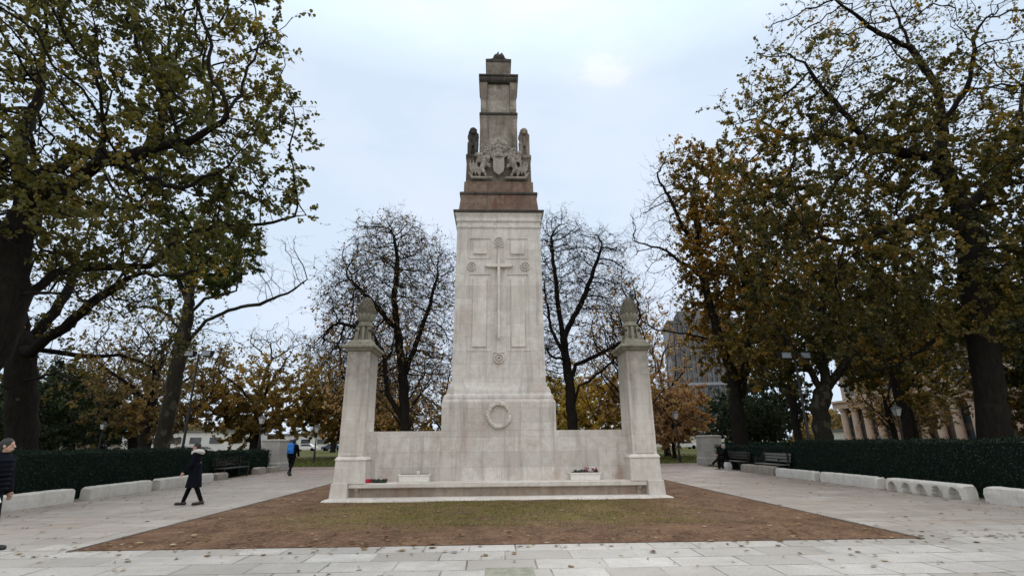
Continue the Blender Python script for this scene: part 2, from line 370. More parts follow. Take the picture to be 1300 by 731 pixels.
M['earth'] = m
nx, ny = 100, 90
X = np.linspace(-6.52, 6.68, nx); Y = np.linspace(8.72, 21.6, ny)
gx, gy = np.meshgrid(X, Y)
rs = np.random.RandomState(3)
def smooth_noise(gx, gy, f, seed):
    r = np.random.RandomState(seed); z = 0 * gx
    for k in range(7):
        a = r.rand() * 6.28; p = r.rand() * 6.28; ff = f * (.6 + r.rand())
        z = z + np.sin((gx * np.cos(a) + gy * np.sin(a)) * ff + p)
    return z / 7
ed = np.minimum(np.minimum(gx - X[0], X[-1] - gx), np.minimum(gy - Y[0], Y[-1] - gy))
zz = .012 + np.clip(ed / .5, 0, 1) * (.012 + .018 * smooth_noise(gx, gy, 2.2, 1) + .012 * smooth_noise(gx, gy, 7, 2)) * 1.0
zz = np.maximum(zz, .010)
V = np.stack([gx, gy, zz], -1).reshape(-1, 3)
idx = np.arange(nx * ny).reshape(ny, nx)
F = np.stack([idx[:-1, :-1], idx[:-1, 1:], idx[1:, 1:], idx[1:, :-1]], -1).reshape(-1, 4)
o = mkobj('earth_bed', np_mesh('earth_bed', V, F, 4, True), M['earth']); tag(o, kind='structure')
# darker stone edging strip round the bed
M['edging'] = simple('dark_edging_stone', (.10, .085, .07), .9, scale=5, vary=.4)
bm = BM()
for a in ((-6.60, -6.52, 8.66, 21.7), (6.68, 6.76, 8.66, 21.7), (-6.52, 6.68, 21.6, 21.7)): box(bm, *a, .0, .016)
tag(build('bed_edging', bm, M['edging']), kind='structure')
M['inset'] = simple('greenish_inset_slab', (.25, .25, .19), .8, scale=9, vary=.3, bump=.2)
bm = BM(); box(bm, -.24, .37, 6.6, 7.21, .0, .009); tag(build('inset_slab', bm, M['inset']), kind='structure')

# ------------------------------------------------------------------ the memorial
O = (0, 15.7, 0)
cen = root('cenotaph', O, 'tall pale stone war memorial with tapering pylon, cross and two flanking pillars', 'war memorial')
def part(name, rings_or_fn, mat, parent=None, bevel=.012):
    bm = BM()
    if callable(rings_or_fn): rings_or_fn(bm)
    else: loft(bm, rings_or_fn)
    return build(name, bm, mat, parent or cen, O if (parent is None or parent is cen) else O, bevel)
YB = 18.4   # back of the mass
part('step', [(-4.82, 4.82, 14.72, YB + .4, -.02), (-4.78, 4.78, 14.76, YB + .36, .06), (-4.62, 4.62, 14.96, YB + .2, .095)], M['stone_plain'])
part('plinth', [(-4.45, 4.45, 15.28, YB, .09), (-4.45, 4.45, 15.26, YB, .36)], M['stone_under'])
# bench running between the end blocks
def f(bm):
    loft(bm, [(-4.18, 4.18, 15.10, 15.75, .335), (-4.18, 4.18, 15.07, 15.75, .35), (-4.18, 4.18, 15.07, 15.70, .455), (-4.18, 4.18, 15.085, 15.70, .47)])
part('bench_seat', f, M['stone_plain'])
for s in (-1, 1):
    bm = BM(); a, b_ = sorted((s * 3.93, s * 4.0))
    prism_pts = [(0, 0)]
    vs = [(15.1, .33), (15.14, .27), (15.22, .2), (15.24, .1), (15.3, .1), (15.3, .33)]
    l1 = [bm.verts.new((a - .02, y, z)) for y, z in vs]; l2 = [bm.verts.new((b_ + .02, y, z)) for y, z in vs]
    bm.faces.new(l1); bm.faces.new(l2[::-1])
    for i in range(6): bm.faces.new((l1[i], l2[i], l2[(i + 1) % 6], l1[(i + 1) % 6]))
    build('bench_bracket', bm, M['stone_under'], cen, O)
part('wall', [(-3.95, 3.95, 15.62, 17.9, .34), (-3.95, 3.95, 15.62, 17.9, 1.86)], M['stone_base'], bevel=.006)
part('centre_block', [(-1.72, 1.72, 15.62, 17.9, 1.861), (-1.72, 1.72, 15.62, 18.08, 2.70), (-1.68, 1.68, 15.66, 18.08, 2.77), (-1.66, 1.66, 15.70, 18.06, 2.79),
     ], M['stone_base'], bevel=.006)
part('base_moulding', [(-1.665, 1.665, 15.69, 18.06, 2.785), (-1.675, 1.675, 15.68, 18.06, 2.83), (-1.66, 1.66, 15.69, 18.04, 2.90), (-1.61, 1.61, 15.74, 18.0, 2.94), (-1.58, 1.58, 15.77, 18.0, 3.08), (-1.545, 1.545, 15.80, 18.0, 3.17), (-1.50, 1.50, 15.83, 17.98, 3.172), (-1.48, 1.48, 15.85, 17.97, 3.30), (-1.46, 1.46, 15.87, 17.97, 3.302)], M['stone'])
shaft = part('shaft', [(-1.465, 1.465, 15.86, 17.96, 3.28), (-1.415, 1.415, 15.90, 17.9, 8.50)], M['stone'])
part('cornice', [(-1.415, 1.415, 15.90, 17.9, 8.49), (-1.45, 1.45, 15.865, 17.93, 8.53), (-1.45, 1.45, 15.865, 17.93, 8.60), (-1.42, 1.42, 15.89, 17.9, 8.61), (-1.42, 1.42, 15.89, 17.9, 8.72), (-1.47, 1.47, 15.84, 17.95, 8.76), (-1.475, 1.475, 15.835, 17.96, 8.82),
     (-1.44, 1.44, 15.87, 17.92, 8.83), (-1.45, 1.45, 15.86, 17.93, 8.92), (-1.52, 1.52, 15.79, 18.0, 9.05)], M['stone'])
part('cornice_lip', [(-1.545, 1.545, 15.765, 18.03, 9.052), (-1.56, 1.56, 15.75, 18.04, 9.13), (-1.53, 1.53, 15.78, 18.01, 9.16)], M['stone_dark'])
# stages above
part('lower_stage', [(-1.40, 1.40, 15.93, 17.88, 9.15), (-1.375, 1.375, 15.96, 17.86, 9.3), (-1.33, 1.33, 15.99, 17.82, 9.68), (-1.33, 1.33, 15.99, 17.82, 9.82)], M['stone_mid'])
part('lower_stage_cap', [(-1.35, 1.35, 15.97, 17.84, 9.82), (-1.37, 1.37, 15.95, 17.86, 9.86), (-1.36, 1.36, 15.96, 17.85, 9.92), (-1.28, 1.28, 16.04, 17.8, 9.96)], M['stone_dark'])
part('red_stage', [(-1.235, 1.235, 16.1, 17.75, 9.95), (-1.225, 1.225, 16.11, 17.75, 10.40)], M['stone_mid'])
part('arms_stage', [(-1.18, 1.18, 16.2, 17.7, 10.39), (-1.16, 1.16, 16.22, 17.7, 11.40), (-1.19, 1.19, 16.2, 17.7, 11.42), (-1.19, 1.19, 16.2, 17.7, 11.48)], M['stone_back'])
part('neck', [(-.72, .72, 16.55, 17.55, 11.47), (-.70, .70, 16.57, 17.53, 13.50)], M['stone_top'])
def f(bm):
    loft(bm, [(-.36, .36, 16.545, 16.6, 12.2), (-.36, .36, 16.545, 16.6, 13.05)])
part('neck_panel', f, M['stone_carve'], bevel=.008)
part('neck_band', [(-.71, .71, 16.56, 17.54, 13.50), (-.735, .735, 16.53, 17.56, 13.54), (-.73, .73, 16.54, 17.56, 13.60), (-.69, .69, 16.58, 17.5, 13.63)], M['stone_dark'])
def f(bm):
    loft(bm, [(-.44, .44, 16.62, 17.48, 13.62), (-.44, .44, 16.62, 17.48, 14.95)])
part('upper_stage', f, M['stone_carve'])
for s in (-1, 1):
    a, b_ = sorted((s * .44, s * .685)); c_, d_ = sorted((s * .44, s * .72))
    part('side_pier', [(a, b_, 16.56, 17.5, 13.62), (a, b_, 16.56, 17.5, 14.2), (c_, d_, 16.50, 17.52, 14.75), (c_, d_, 16.50, 17.52, 14.95)], M['stone_top'])
part('upper_cornice', [(-.72, .72, 16.50, 17.52, 14.94), (-.75, .75, 16.44, 17.56, 15.0), (-.765, .765, 16.42, 17.58, 15.08), (-.75, .75, 16.44, 17.56, 15.16), (-.72, .72, 16.48, 17.52, 15.18), (-.77, .77, 16.42, 17.58, 15.2), (-.77, .77, 16.42, 17.58, 15.27), (-.6, .6, 16.5, 17.5, 15.31)], M['stone_dark'])
part('sarcophagus', [(-.42, .42, 16.66, 17.45, 15.3), (-.43, .43, 16.63, 17.45, 15.5), (-.47, .47, 16.55, 17.5, 15.78), (-.485, .485, 16.53, 17.5, 15.92)], M['stone_top'])
part('sarcophagus_lid', [(-.5, .5, 16.51, 17.52, 15.92), (-.51, .51, 16.5, 17.53, 16.05), (-.4, .4, 16.55, 17.45, 16.1)], M['stone_dark'])
# recumbent figure under its greatcoat, feet towards the viewer
bm = BM()
capsule(bm, (0, 16.9, 16.2), (0, 17.35, 16.22), .2, .18); capsule(bm, (-.06, 16.62, 16.2), (-.06, 16.9, 16.22), .16, .2)
capsule(bm, (.1, 16.62, 16.2), (.1, 16.95, 16.24), .16, .2); capsule(bm, (-.09, 16.62, 16.26), (.0, 16.60, 16.46), .07, .028)
capsule(bm, (.1, 16.6, 16.24), (.13, 16.58, 16.36), .07, .05)
for x, r in ((-.38, .055), (-.30, .07), (-.22, .09), (.26, .09), (.34, .065), (.40, .05)): ell(bm, (x, 16.66, 16.1), (r, r * 1.4, r))
ell(bm, (0, 16.8, 16.1), (.36, .22, .08))
remeshed('recumbent_figure', bm, M['stone_dark'], cen, .02, O, 2)
# shaft carvings: panels, roundels, sword cross
def shy(z): return 15.86 + (z - 3.28) / 5.22 * .04
def frame(bm, x0, x1, z0, z1, w, p):
    ym = shy((z0 + z1) / 2) - p
    for a in ((x0, x1, z1 - w, z1), (x0, x1, z0, z0 + w), (x0, x0 + w, z0 + w, z1 - w), (x1 - w, x1, z0 + w, z1 - w)):
        y1 = shy(z0) + .02
        box(bm, a[0], a[1], ym, y1 + .03, a[2], a[3])
for s in (-1, 1):
    for (z0, z1, zi0, zi1) in ((7.40, 8.14, 7.56, 8.0), (4.28, 6.86, 4.42, 6.72)):
        bm = BM(); x0, x1 = sorted((s * 1.0, s * .25)); frame(bm, x0, x1, z0, z1, .026, .028)
        xi0, xi1 = sorted((s * .85, s * .40)); box(bm, xi0, xi1, shy((z0 + z1) / 2) - .06, shy(z0) + .05, zi0, zi1)
        build('carved_panel', bm, M['stone_plain'], cen, O, .006)
for x, z in ((0, 8.03), (-.9, 7.13), (.88, 7.13), (0, 4.05)):
    bm = BM(); yy = shy(z)
    for r0, r1, p in ((.165, .12, .075), (.085, .045, .08)):
        n = 28; 
        pr = [(r1, .0), (r1, p * .7), ((r0 + r1) / 2, p), (r0, p * .7), (r0, 0)]
        rr = [[bm.verts.new((x + r * math.cos(2 * PI * i / n), yy + .01 - d, z + r * math.sin(2 * PI * i / n))) for i in range(n)] for r, d in pr]
        for u, v in zip(rr[:-1], rr[1:]):
            for i in range(n): bm.faces.new((u[i], u[(i + 1) % n], v[(i + 1) % n], v[i]))
    ell(bm, (x, yy, z), (.035, .04, .035), sub=2)
    if abs(x) < .1 : box(bm, x - .17, x + .17, yy - .03, yy + .02, z - .215 if z > 5 else z + .175, z - .185 if z > 5 else z + .205)
    build('carved_roundel', bm, M['stone_plain'], cen, O, 0, True)
bm = BM()
yy = shy(6) - .05
prism(bm, [(-.035, 4.72), (0, 4.62), (.035, 4.72), (.045, 6.95), (.045, 7.08), (.16, 7.06), (.40, 7.08), (.47, 7.12), (.40, 7.16), (.16, 7.17), (.045, 7.17), (.035, 7.5), (0, 7.58), (-.035, 7.5), (-.045, 7.17), (-.16, 7.17), (-.40, 7.16), (-.47, 7.12), (-.40, 7.08), (-.16, 7.06), (-.045, 7.08), (-.045, 6.95)], yy - .09, yy + .09)
build('sword_cross', bm, M['stone_plain'], cen, O, .015)
# laurel wreath on the centre block
bm = BM(); cx, cy, cz = 0, 15.6, 2.31
pts = [(cx + .325 * math.cos(t), cy, cz + .345 * math.sin(t)) for t in np.linspace(0, 2 * PI, 41)]
tube(bm, pts, .062, 8)
r_ = random.Random(5)
for i in range(84):
    t = 2 * PI * i / 84; rr_ = .325 + r_.uniform(-.05, .05)
    q = Matrix.Rotation(-t + r_.uniform(-.5, .5), 3, 'Y')
    ell(bm, (cx + rr_ * math.cos(t), cy - .04 + r_.uniform(-.015, .01), cz + (rr_ + .02) * math.sin(t)), (.022, .02, .05), q, 1)
build('carved_wreath', bm, M['stone_plain'], cen, O, 0, True)
# coat of arms
M['stone_shield'] = stone('lighter_carved_stone', (.30, .275, .24), (.42, .39, .345), (.12, .105, .09), (.2, .15, .12), joints=False)
bm = BM(); ya = 16.17
prism(bm, [(-.20, 11.38), (-.21, 10.95), (-.17, 10.80), (-.08, 10.72), (0, 10.66), (.08, 10.72), (.17, 10.80), (.21, 10.95), (.20, 11.38)], ya - .10, ya + .08)
build('shield', bm, M['stone_shield'], cen, O, .02)
bm = BM()
lathe(bm, [(.22, 11.37), (.23, 11.47), (.19, 11.52), (.21, 11.62), (.17, 11.72), (.11, 11.78), (.15, 11.8), (.12, 11.95), (.15, 12.0), (.05, 12.06), (.07, 12.16), (.015, 12.28)], 0, 16.22, 16)
for k in range(8):
    a = 2 * PI * k / 8; ell(bm, (.15 * math.cos(a), 16.26 + .15 * math.sin(a), 11.66), (.03, .03, .05))
remeshed('helm_and_crest', bm, M['stone_carve'], cen, .018, O, 1)
r_ = random.Random(8)
for s in (-1, 1):
    bm = BM()
    for k in range(46):     # curling mantling and foliage
        x = r_.uniform(.20, .80); z = 11.66 - abs(x - .3) * .55 + r_.uniform(-.26, .16); a0 = r_.uniform(0, 6.28); rad = r_.uniform(.06, .11)
        pts = [(s * (x + rad * (1 - t / 9) * math.cos(a0 + t * .75)), 16.14 - .012 * t, z + rad * (1 - t / 9) * math.sin(a0 + t * .75)) for t in range(7)]
        tube(bm, pts, [.042, .046, .042, .038, .033, .028, .02], 6)
    build('mantling', bm, M['stone_carve'], cen, O, 0, True)
for s in (-1, 1):
    bm = BM()   # rearing lion with a ship's prow underfoot
    P = lambda x, z, y=16.1: (s * x, y, z)
    capsule(bm, P(.62, 10.88), P(.50, 11.18), .10, .12); ell(bm, P(.42, 11.30, 16.05), (.10, .10, .11)); ell(bm, P(.45, 11.28, 16.1), (.14, .09, .15)); capsule(bm, P(.36, 11.27, 16.0), P(.33, 11.26, 15.98), .05, .035)
    capsule(bm, P(.47, 11.15), P(.31, 11.05, 16.05), .05, .035); capsule(bm, P(.47, 11.08), P(.3, 10.95, 16.05), .05, .035)
    capsule(bm, P(.62, 10.9), P(.52, 10.75, 16.05), .09, .06); capsule(bm, P(.52, 10.75), P(.45, 10.62, 16.05), .05, .04); capsule(bm, P(.66, 10.88), P(.68, 10.66), .07, .04)
    capsule(bm, P(.7, 10.9), P(.82, 11.05), .03, .03); capsule(bm, P(.82, 11.05), P(.76, 11.25), .03, .045)
    capsule(bm, P(.25, 10.55), P(.95, 10.55), .05, .06); capsule(bm, P(.95, 10.55), P(1.06, 10.75), .06, .03)
    for k in range(9):
        x = .72 + .04 * k * .9; capsule(bm, P(x, 10.7 + .07 * (k % 3)), P(x + .05, 11.0 + .11 * ((k * 5) % 3)), .028, .02)
    for k in range(14):
        x = .78 + r_.random() * .3; z = 10.68 + r_.random() * .52; ell(bm, P(x, z, 16.18), (.04, .04, .04), sub=1)
    remeshed('lion_supporter', bm, M['stone_carve'], cen, .018, O, 1)
for s in (-1, 1):   # seated lions on the shoulders
    bm = BM(); cx = s * .95; cy = 16.55
    P = lambda x, y, z: (cx + x, cy + y, z)
    capsule(bm, P(0, .06, 11.75), P(0, .02, 12.25), .17, .15); ell(bm, P(0, .22, 11.72), (.21, .3, .25)); 
    for t in (-1, 1):
        capsule(bm, P(.13 * t, -.24, 11.52), P(.12 * t, -.12, 12.15), .07, .09); ell(bm, P(.11 * t, -.26, 11.53), (.075, .12, .06)); ell(bm, P(.17 * t, .12, 11.68), (.1, .2, .2))
        ell(bm, P(.11 * t, -.02, 12.80), (.035, .03, .045))
    ell(bm, P(0, .0, 12.50), (.225, .21, .24)); ell(bm, P(0, -.15, 12.64), (.15, .16, .17)); ell(bm, P(0, -.26, 12.52), (.075, .08, .065)); ell(bm, P(0, .0, 12.32), (.185, .17, .2))
    for k in range(34):
        zz_ = 12.12 + .62 * (k % 12) / 12; a = (k // 12 - 1) * .9 + (k % 2) * .4; capsule(bm, P(.19 * math.sin(a), -.03 - .16 * math.cos(a), zz_), P(.20 * math.sin(a), -.02 - .16 * math.cos(a), zz_ - .09), .03, .02, 6)
    for t in (-1, 1): ell(bm, P(.05 * t, -.255, 12.61), (.02, .02, .018))
    loft(bm, [(cx - .24, cx + .24, cy - .36, cy + .5, 11.44), (cx - .24, cx + .24, cy - .36, cy + .5, 11.56)])
    remeshed('seated_lion', bm, M['stone_dark'] if s < 0 else M['stone_top'], cen, .016, O, 1)
# flanking pillars with pine-cone finials
for s in (-1, 1):
    def X2(a, b_): return sorted((s * a, s * b_))
    def R(a, b_, y0, y1, z): x0, x1 = X2(a, b_); return (x0, x1, y0, y1, z)
    py = part('pillar', [R(3.84, 4.545, 15.12, 16.25, 1.16), R(3.86, 4.53, 15.14, 16.24, 4.16)], M['stone_pillar'])
    part('front_panel', [R(3.94, 4.46, 15.10, 15.2, 1.2), R(3.955, 4.445, 15.122, 15.2, 4.1)], M['stone_pillar'], py, .006)
    part('end_block', [R(3.60, 4.66, 14.98, 18.3, .09), R(3.62, 4.645, 15.0, 18.3, .485), R(3.7, 4.62, 15.04, 18.28, .5)] if False else [R(4.185, 4.66, 14.98, 18.3, .09), R(4.185, 4.635, 15.0, 18.3, .475)], M['stone_plain'], py)
    part('pedestal', [R(3.72, 4.60, 15.05, 16.5, .46), R(3.735, 4.585, 15.065, 16.5, 1.06), R(3.735, 4.585, 15.065, 16.5, 1.065), R(3.70, 4.61, 15.04, 16.5, 1.08), R(3.71, 4.60, 15.05, 16.5, 1.11), R(3.80, 4.565, 15.10, 16.3, 1.17)], M['stone_plain'], py)
    part('capital', [R(3.86, 4.53, 15.14, 16.24, 4.155), R(3.80, 4.58, 15.08, 16.3, 4.19), R(3.76, 4.62, 15.04, 16.34, 4.25), R(3.70, 4.68, 14.98, 16.40, 4.27), R(3.70, 4.68, 14.98, 16.40, 4.34), R(3.84, 4.55, 15.1, 16.26, 4.37), R(3.86, 4.53, 15.12, 16.24, 4.45), R(3.92, 4.47, 15.2, 16.16, 4.53)], M['stone_green'], py)
    cx, cy = s * 4.2, 15.68
    bm = BM(); 
    box(bm, cx - .15, cx + .15, cy - .15, cy + .15, 4.5, 5.02)
    box(bm, cx - .27, cx + .27, cy - .27, cy + .27, 4.5, 4.6)
    for a, b_ in ((1, 1), (1, -1), (-1, 1), (-1, -1)): loft(bm, [(cx + a * .2 - .045, cx + a * .2 + .045, cy + b_ * .2 - .045, cy + b_ * .2 + .045, 4.58), (cx + a * .17 - .06, cx + a * .17 + .06, cy + b_ * .17 - .06, cy + b_ * .17 + .06, 4.98)])
    capsule(bm, (cx, cy - .21, 4.6), (cx, cy - .2, 4.95), .05, .055)
    fin = build('finial_stand', bm, M['stone_green'], py, O, .01)
    for a, b_ in ((1, .8), (1, -.8), (-1, .8), (-1, -.8)):
        bm = BM(); ell(bm, (cx + a * .2, cy + b_ * .2, 4.86), (.095, .09, .10)); build('finial_boss', bm, M['stone_dark'], py, O, 0, True)
    bm = BM(); lathe(bm, [(.24, 5.0), (.265, 5.03), (.24, 5.07), (.2, 5.1), (.205, 5.15), (.17, 5.18)], cx, cy, 28); build('finial_ring', bm, M['stone_green'], py, O, 0, True)
    bm = BM(); lathe(bm, [(.16, 5.16), (.205, 5.2), (.25, 5.28), (.275, 5.37), (.27, 5.42), (.24, 5.44)], cx, cy, 80, lambda r, z, t: r * (1 + .17 * abs(math.cos(6 * t)) - .09)); build('finial_bowl', bm, M['stone_green'], py, O, 0, True)
    bm = BM()
    prof = lambda t: .275 * math.sqrt(max(0.0, 1 - t ** 1.55)) * (1 - .12 * t) + .004
    lathe(bm, [(prof(t) * .92, 5.41 + .58 * t) for t in np.linspace(0, .985, 14)], cx, cy, 24)
    for row in range(13):
        t = row / 13.0; rr_ = prof(t); n = max(6, int(rr_ * 2 * PI / .10)); z = 5.43 + .565 * t
        for k in range(n):
            a = 2 * PI * (k + .5 * (row % 2)) / n
            q = Matrix.Rotation(a, 3, 'Z')
            ell(bm, (cx + rr_ * math.cos(a), cy + rr_ * math.sin(a), z), (.026, .040 if rr_ > .1 else .02, .020), q, 1)
    build('pine_cone', bm, M['cone'], py, O, 0, False)
# troughs, wreaths on the bench
def trough(x, label):
    t = root('stone_trough', (x, 15.5, .47), label, 'flower trough', 'white flower troughs on the memorial bench')
    bm = BM(); w = .44
    loft(bm, [(-w + .02, w - .02, -.12, .14, 0), (-w, w, -.13, .15, .16), (-w - .015, w + .015, -.145, .165, .165), (-w - .015, w + .015, -.145, .165, .2)])
    build('trough_body', bm, M['trough'], t, (0, 0, 0), .01)
    bm = BM(); box(bm, -w + .03, w - .03, -.1, .12, .195, .206); build('soil', bm, M['edging'], t)
    return t
t1 = trough(-2.42, 'white stone trough with one small white flower on the left of the bench')
bm = BM()
for k in range(7):
    a = 2 * PI * k / 7; ell(bm, (.1 + .035 * math.cos(a), -.02, .245 + .03 * math.sin(a)), (.022, .012, .022), sub=1)
capsule(bm, (.1, 0, .19), (.1, -.01, .25), .006, .006, 5); build('flower', bm, M['white'], t1, smooth=True)
t2 = trough(2.49, 'white stone trough with dark plants and pink and white flowers on the bench')
r_ = random.Random(4)
bm = BM()
for k in range(60):
    x = r_.uniform(-.3, .38); q = Matrix.Rotation(r_.uniform(0, 6), 3, 'Z') @ Matrix.Rotation(r_.uniform(-.9, .9), 3, 'Y'); ell(bm, (x, r_.uniform(-.08, .08), .215 + r_.random() * .05 * (1.8 if x > 0 else .7)), (.012, .025, .04), q, 1)
build('foliage', bm, M['dkgreen'], t2)
for mat, n, x0, x1 in (('pink', 14, .0, .36), ('white', 7, .12, .28)):
    for k in range(n):
        bm = BM(); ell(bm, (r_.uniform(x0, x1), r_.uniform(-.12, .04), .25 + r_.random() * .09), (.03, .03, .024), sub=1); build('flower', bm, M[mat], t2)
def wreath(name, x, mat, label, r=.17):
    bm = BM(); r_ = random.Random(int(x * 10))
    tube(bm, [(x + r * 1.05 * math.cos(t), 15.27 + r * .7 * math.sin(t), .50) for t in np.linspace(0, 2 * PI, 25)], .035, 7)
    for k in range(70):
        a = r_.uniform(0, 6.28); rr_ = r + r_.uniform(-.05, .05)
        q = Matrix.Rotation(r_.uniform(0, 3), 3, 'X') @ Matrix.Rotation(r_.uniform(0, 3), 3, 'Y')
        ell(bm, (x + rr_ * 1.05 * math.cos(a), 15.27 + rr_ * .7 * math.sin(a), .515 + r_.random() * .03), (.035, .035, .014), q, 1)
    return tag(build(name, bm, mat), label, 'wreath', 'wreaths lying on the memorial bench')
wreath('poppy_wreath', -3.80, M['red'], 'red poppy wreath lying on the left end of the stone bench')
wreath('leaf_wreath', -3.37, M['dkgreen'], 'dark green wreath lying beside the red one on the stone bench')
# ------------------------------------------------------------------ kerb stones
def _nothing(): pass
def rough_block(name, x0, x1, y0, y1, h, mat, label, group, seed=0, notch=0, cat='kerb stone'):
    """pale stone block with softened, chipped edges; notch = number of scooped hollows on the path side"""
    bm = BM(); r_ = random.Random(seed)
    L = y1 - y0; W = x1 - x0; n = max(4, int(L / (.035 if notch else .12)))
    sgn = 1 if (x0 + x1) > 0 else -1
    sec = [(-.5, 0)] + [(-.5, v) for v in ((.1, .2, .3, .4, .5, .6, .7, .8) if notch else (.3, .6))] + [(-.47, .93), (-.40, 1), (0, 1.015), (.40, 1), (.47, .93), (.5, .55), (.5, 0)]
    rings = []
    for i in range(n + 1):
        t = i / n; e = min(t, 1 - t) * L
        sh = 1 if e > .08 else .86 + .14 * e / .08
        ring = []
        for u, v in sec:
            x = (x0 + x1) / 2 + u * W * (sh + r_.uniform(-.022, .022) * (.25 if notch else 1)); z = v * h * (sh + r_.uniform(-.02, .012) * (.3 if notch else 1)) if v else -.02
            if notch and u * sgn < -.3 and v < .8:
                c = t * notch % 1; d = abs(c - .5) / .33
                if d < 1 and v < .74 * math.sqrt(1 - d * d): x += sgn * .15
            ring.append(bm.verts.new((x - (x0 + x1) / 2, y0 + t * L - (y0 + y1) / 2 + r_.uniform(-.01, .01), z - (.03 * r_.random() if r_.random() < .12 and v > .9 else 0))))
        rings.append(ring)
    bm.faces.new(rings[0]); bm.faces.new(rings[-1][::-1])
    for a, b_ in zip(rings[:-1], rings[1:]):
        for k in range(len(sec) - 1): bm.faces.new((a[k], a[k + 1], b_[k + 1], b_[k]))
    o = build(name, bm, mat, loc=((x0 + x1) / 2, (y0 + y1) / 2, 0))
    return tag(o, label, cat, group)
G = 'pale kerb blocks edging the paths'
rough_block('kerb_stone', -12.46, -12.08, 12.4, 15.9, .37, M['kerb'], 'long pale kerb block beside the walker at the far left', G, 1)
rough_block('kerb_stone', -12.42, -12.06, 16.45, 19.25, .36, M['kerb'], 'pale kerb block in the left row, between its neighbours below the dark hedge', G, 2)
rough_block('kerb_stone', -12.50, -12.12, 19.8, 23.4, .36, M['kerb'], 'pale kerb block partly behind the person in the white-collared coat', G, 3)
rough_block('kerb_stone', 12.15, 12.5, 20.3, 23.1, .34, M['kerb'], 'pale kerb block next to the empty bench on the right', G, 4)
rough_block('kerb_stone', 12.12, 12.5, 16.9, 19.9, .35, M['kerb'], 'plain pale kerb block between the scalloped one and the one by the bench', G, 5)
rough_block('kerb_stone', 11.98, 12.42, 13.65, 16.35, .37, M['kerb'], 'white kerb block with a row of scooped hollows along its side', G, 6, notch=5)
rough_block('kerb_stone', 12.0, 12.45, 10.4, 13.1, .38, M['kerb'], 'pale kerb block cut off by the right edge of the picture', G, 7)
G2 = 'rough stones set along the path by the benches'
for i, (x0, x1, y0, y1, h, l) in enumerate([(-12.75, -12.35, 24.2, 25.1, .3, 'rough brown stone under the near end of the left bench'), (-12.8, -12.4, 28.3, 29.2, .35, 'pale rough stone just past the left bench'), (-12.9, -12.45, 30.2, 31.3, .3, 'dark mossy stone between the left bench and the grey pillar'),
        (12.15, 12.6, 23.35, 24.9, .38, 'brown rough stone under the near part of the right bench'), (12.25, 12.7, 25.1, 26.6, .36, 'greyish rough stone next to the seated person')]):
    rough_block('rough_stone', x0, x1, y0, y1, h, M['rough_rock'], l, G2, 20 + i, cat='stone')
# grey stone gate pillars
def gate_pillar(x, y, w, d, h, label):
    t = root('stone_gate_pillar', (x, y, 0), label, 'stone pillar', 'grey stone pillars at the cross path')
    bm = BM(); loft(bm, [(-w / 2 - .05, w / 2 + .05, -d / 2 - .05, d / 2 + .05, 0), (-w / 2 - .05, w / 2 + .05, -d / 2 - .05, d / 2 + .05, .42), (-w / 2, w / 2, -d / 2, d / 2, .47), (-w / 2 + .03, w / 2 - .03, -d / 2 + .03, d / 2 - .03, h - .12)])
    build('shaft', bm, M['pillar'], t, bevel=.03)
    bm = BM(); loft(bm, [(-w / 2 - .0, w / 2 + .0, -d / 2 - .0, d / 2 + .0, h - .12), (-w / 2 - .0, w / 2 + .0, -d / 2 - .0, d / 2 + .0, h - .04), (-w / 2 + .16, w / 2 - .16, -d / 2 + .12, d / 2 - .12, h)])
    build('cap', bm, M['pillar'], t, bevel=.02)
gate_pillar(-13.3, 32.2, 1.1, 1.5, 1.78, 'low grey stone pillar left of the walker with the blue backpack')
gate_pillar(13.75, 33.8, 1.15, 1.5, 1.82, 'low grey stone pillar beside the seated person on the right')

# ------------------------------------------------------------------ hedges
def hedge(name, x0, x1, y0, y1, h, n, label, seed, mat='leaf_hedge', group='clipped dark hedges along the paths', ls=.05):
    rs = np.random.RandomState(seed)
    t = root(name, ((x0 + x1) / 2, (y0 + y1) / 2, 0), label, 'hedge', group)
    ox, oy = (x0 + x1) / 2, (y0 + y1) / 2
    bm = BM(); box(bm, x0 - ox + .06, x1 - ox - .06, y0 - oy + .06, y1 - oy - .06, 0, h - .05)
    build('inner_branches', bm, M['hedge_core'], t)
    Lx, Ly = x1 - x0, y1 - y0
    faces = [(Ly * h, 0), (Ly * h, 1), (Lx * Ly, 2), (Lx * h, 3), (Lx * h, 4)]
    A = np.array([f[0] for f in faces]); cnt = (n * A / A.sum()).astype(int)
    P = []
    for (a, k), c in zip(faces, cnt):
        u, v = rs.rand(c), rs.rand(c)
        if k == 0: p = np.stack([np.full(c, -Lx / 2), (u - .5) * Ly, v * h], 1)
        elif k == 1: p = np.stack([np.full(c, Lx / 2), (u - .5) * Ly, v * h], 1)
        elif k == 2: p = np.stack([(u - .5) * Lx, (v - .5) * Ly, np.full(c, h)], 1)
        elif k == 3: p = np.stack([(u - .5) * Lx, np.full(c, -Ly / 2), v * h], 1)
        else: p = np.stack([(u - .5) * Lx, np.full(c, Ly / 2), v * h], 1)
        P.append(p)
    P = np.concatenate(P); P += rs.randn(len(P), 3) * .022
    top = P[:, 2] > h * .85; P[:, 2] += (.03 * np.sin(P[:, 1] * 2.3 + seed) + .025 * np.sin(P[:, 1] * 7.1 + P[:, 0] * 4)) * top + top * (rs.rand(len(P)) < .04) * rs.rand(len(P)) * .11
    P[:, 0] += .03 * np.sin(P[:, 1] * 3.1 + P[:, 2] * 4) * (np.abs(P[:, 0]) > Lx * .45)
    V, F, T = leaf_cards(P, ls, rs)
    mkobj('foliage', np_mesh('foliage', V, F, 4, False, T), M[mat], t)
    return t
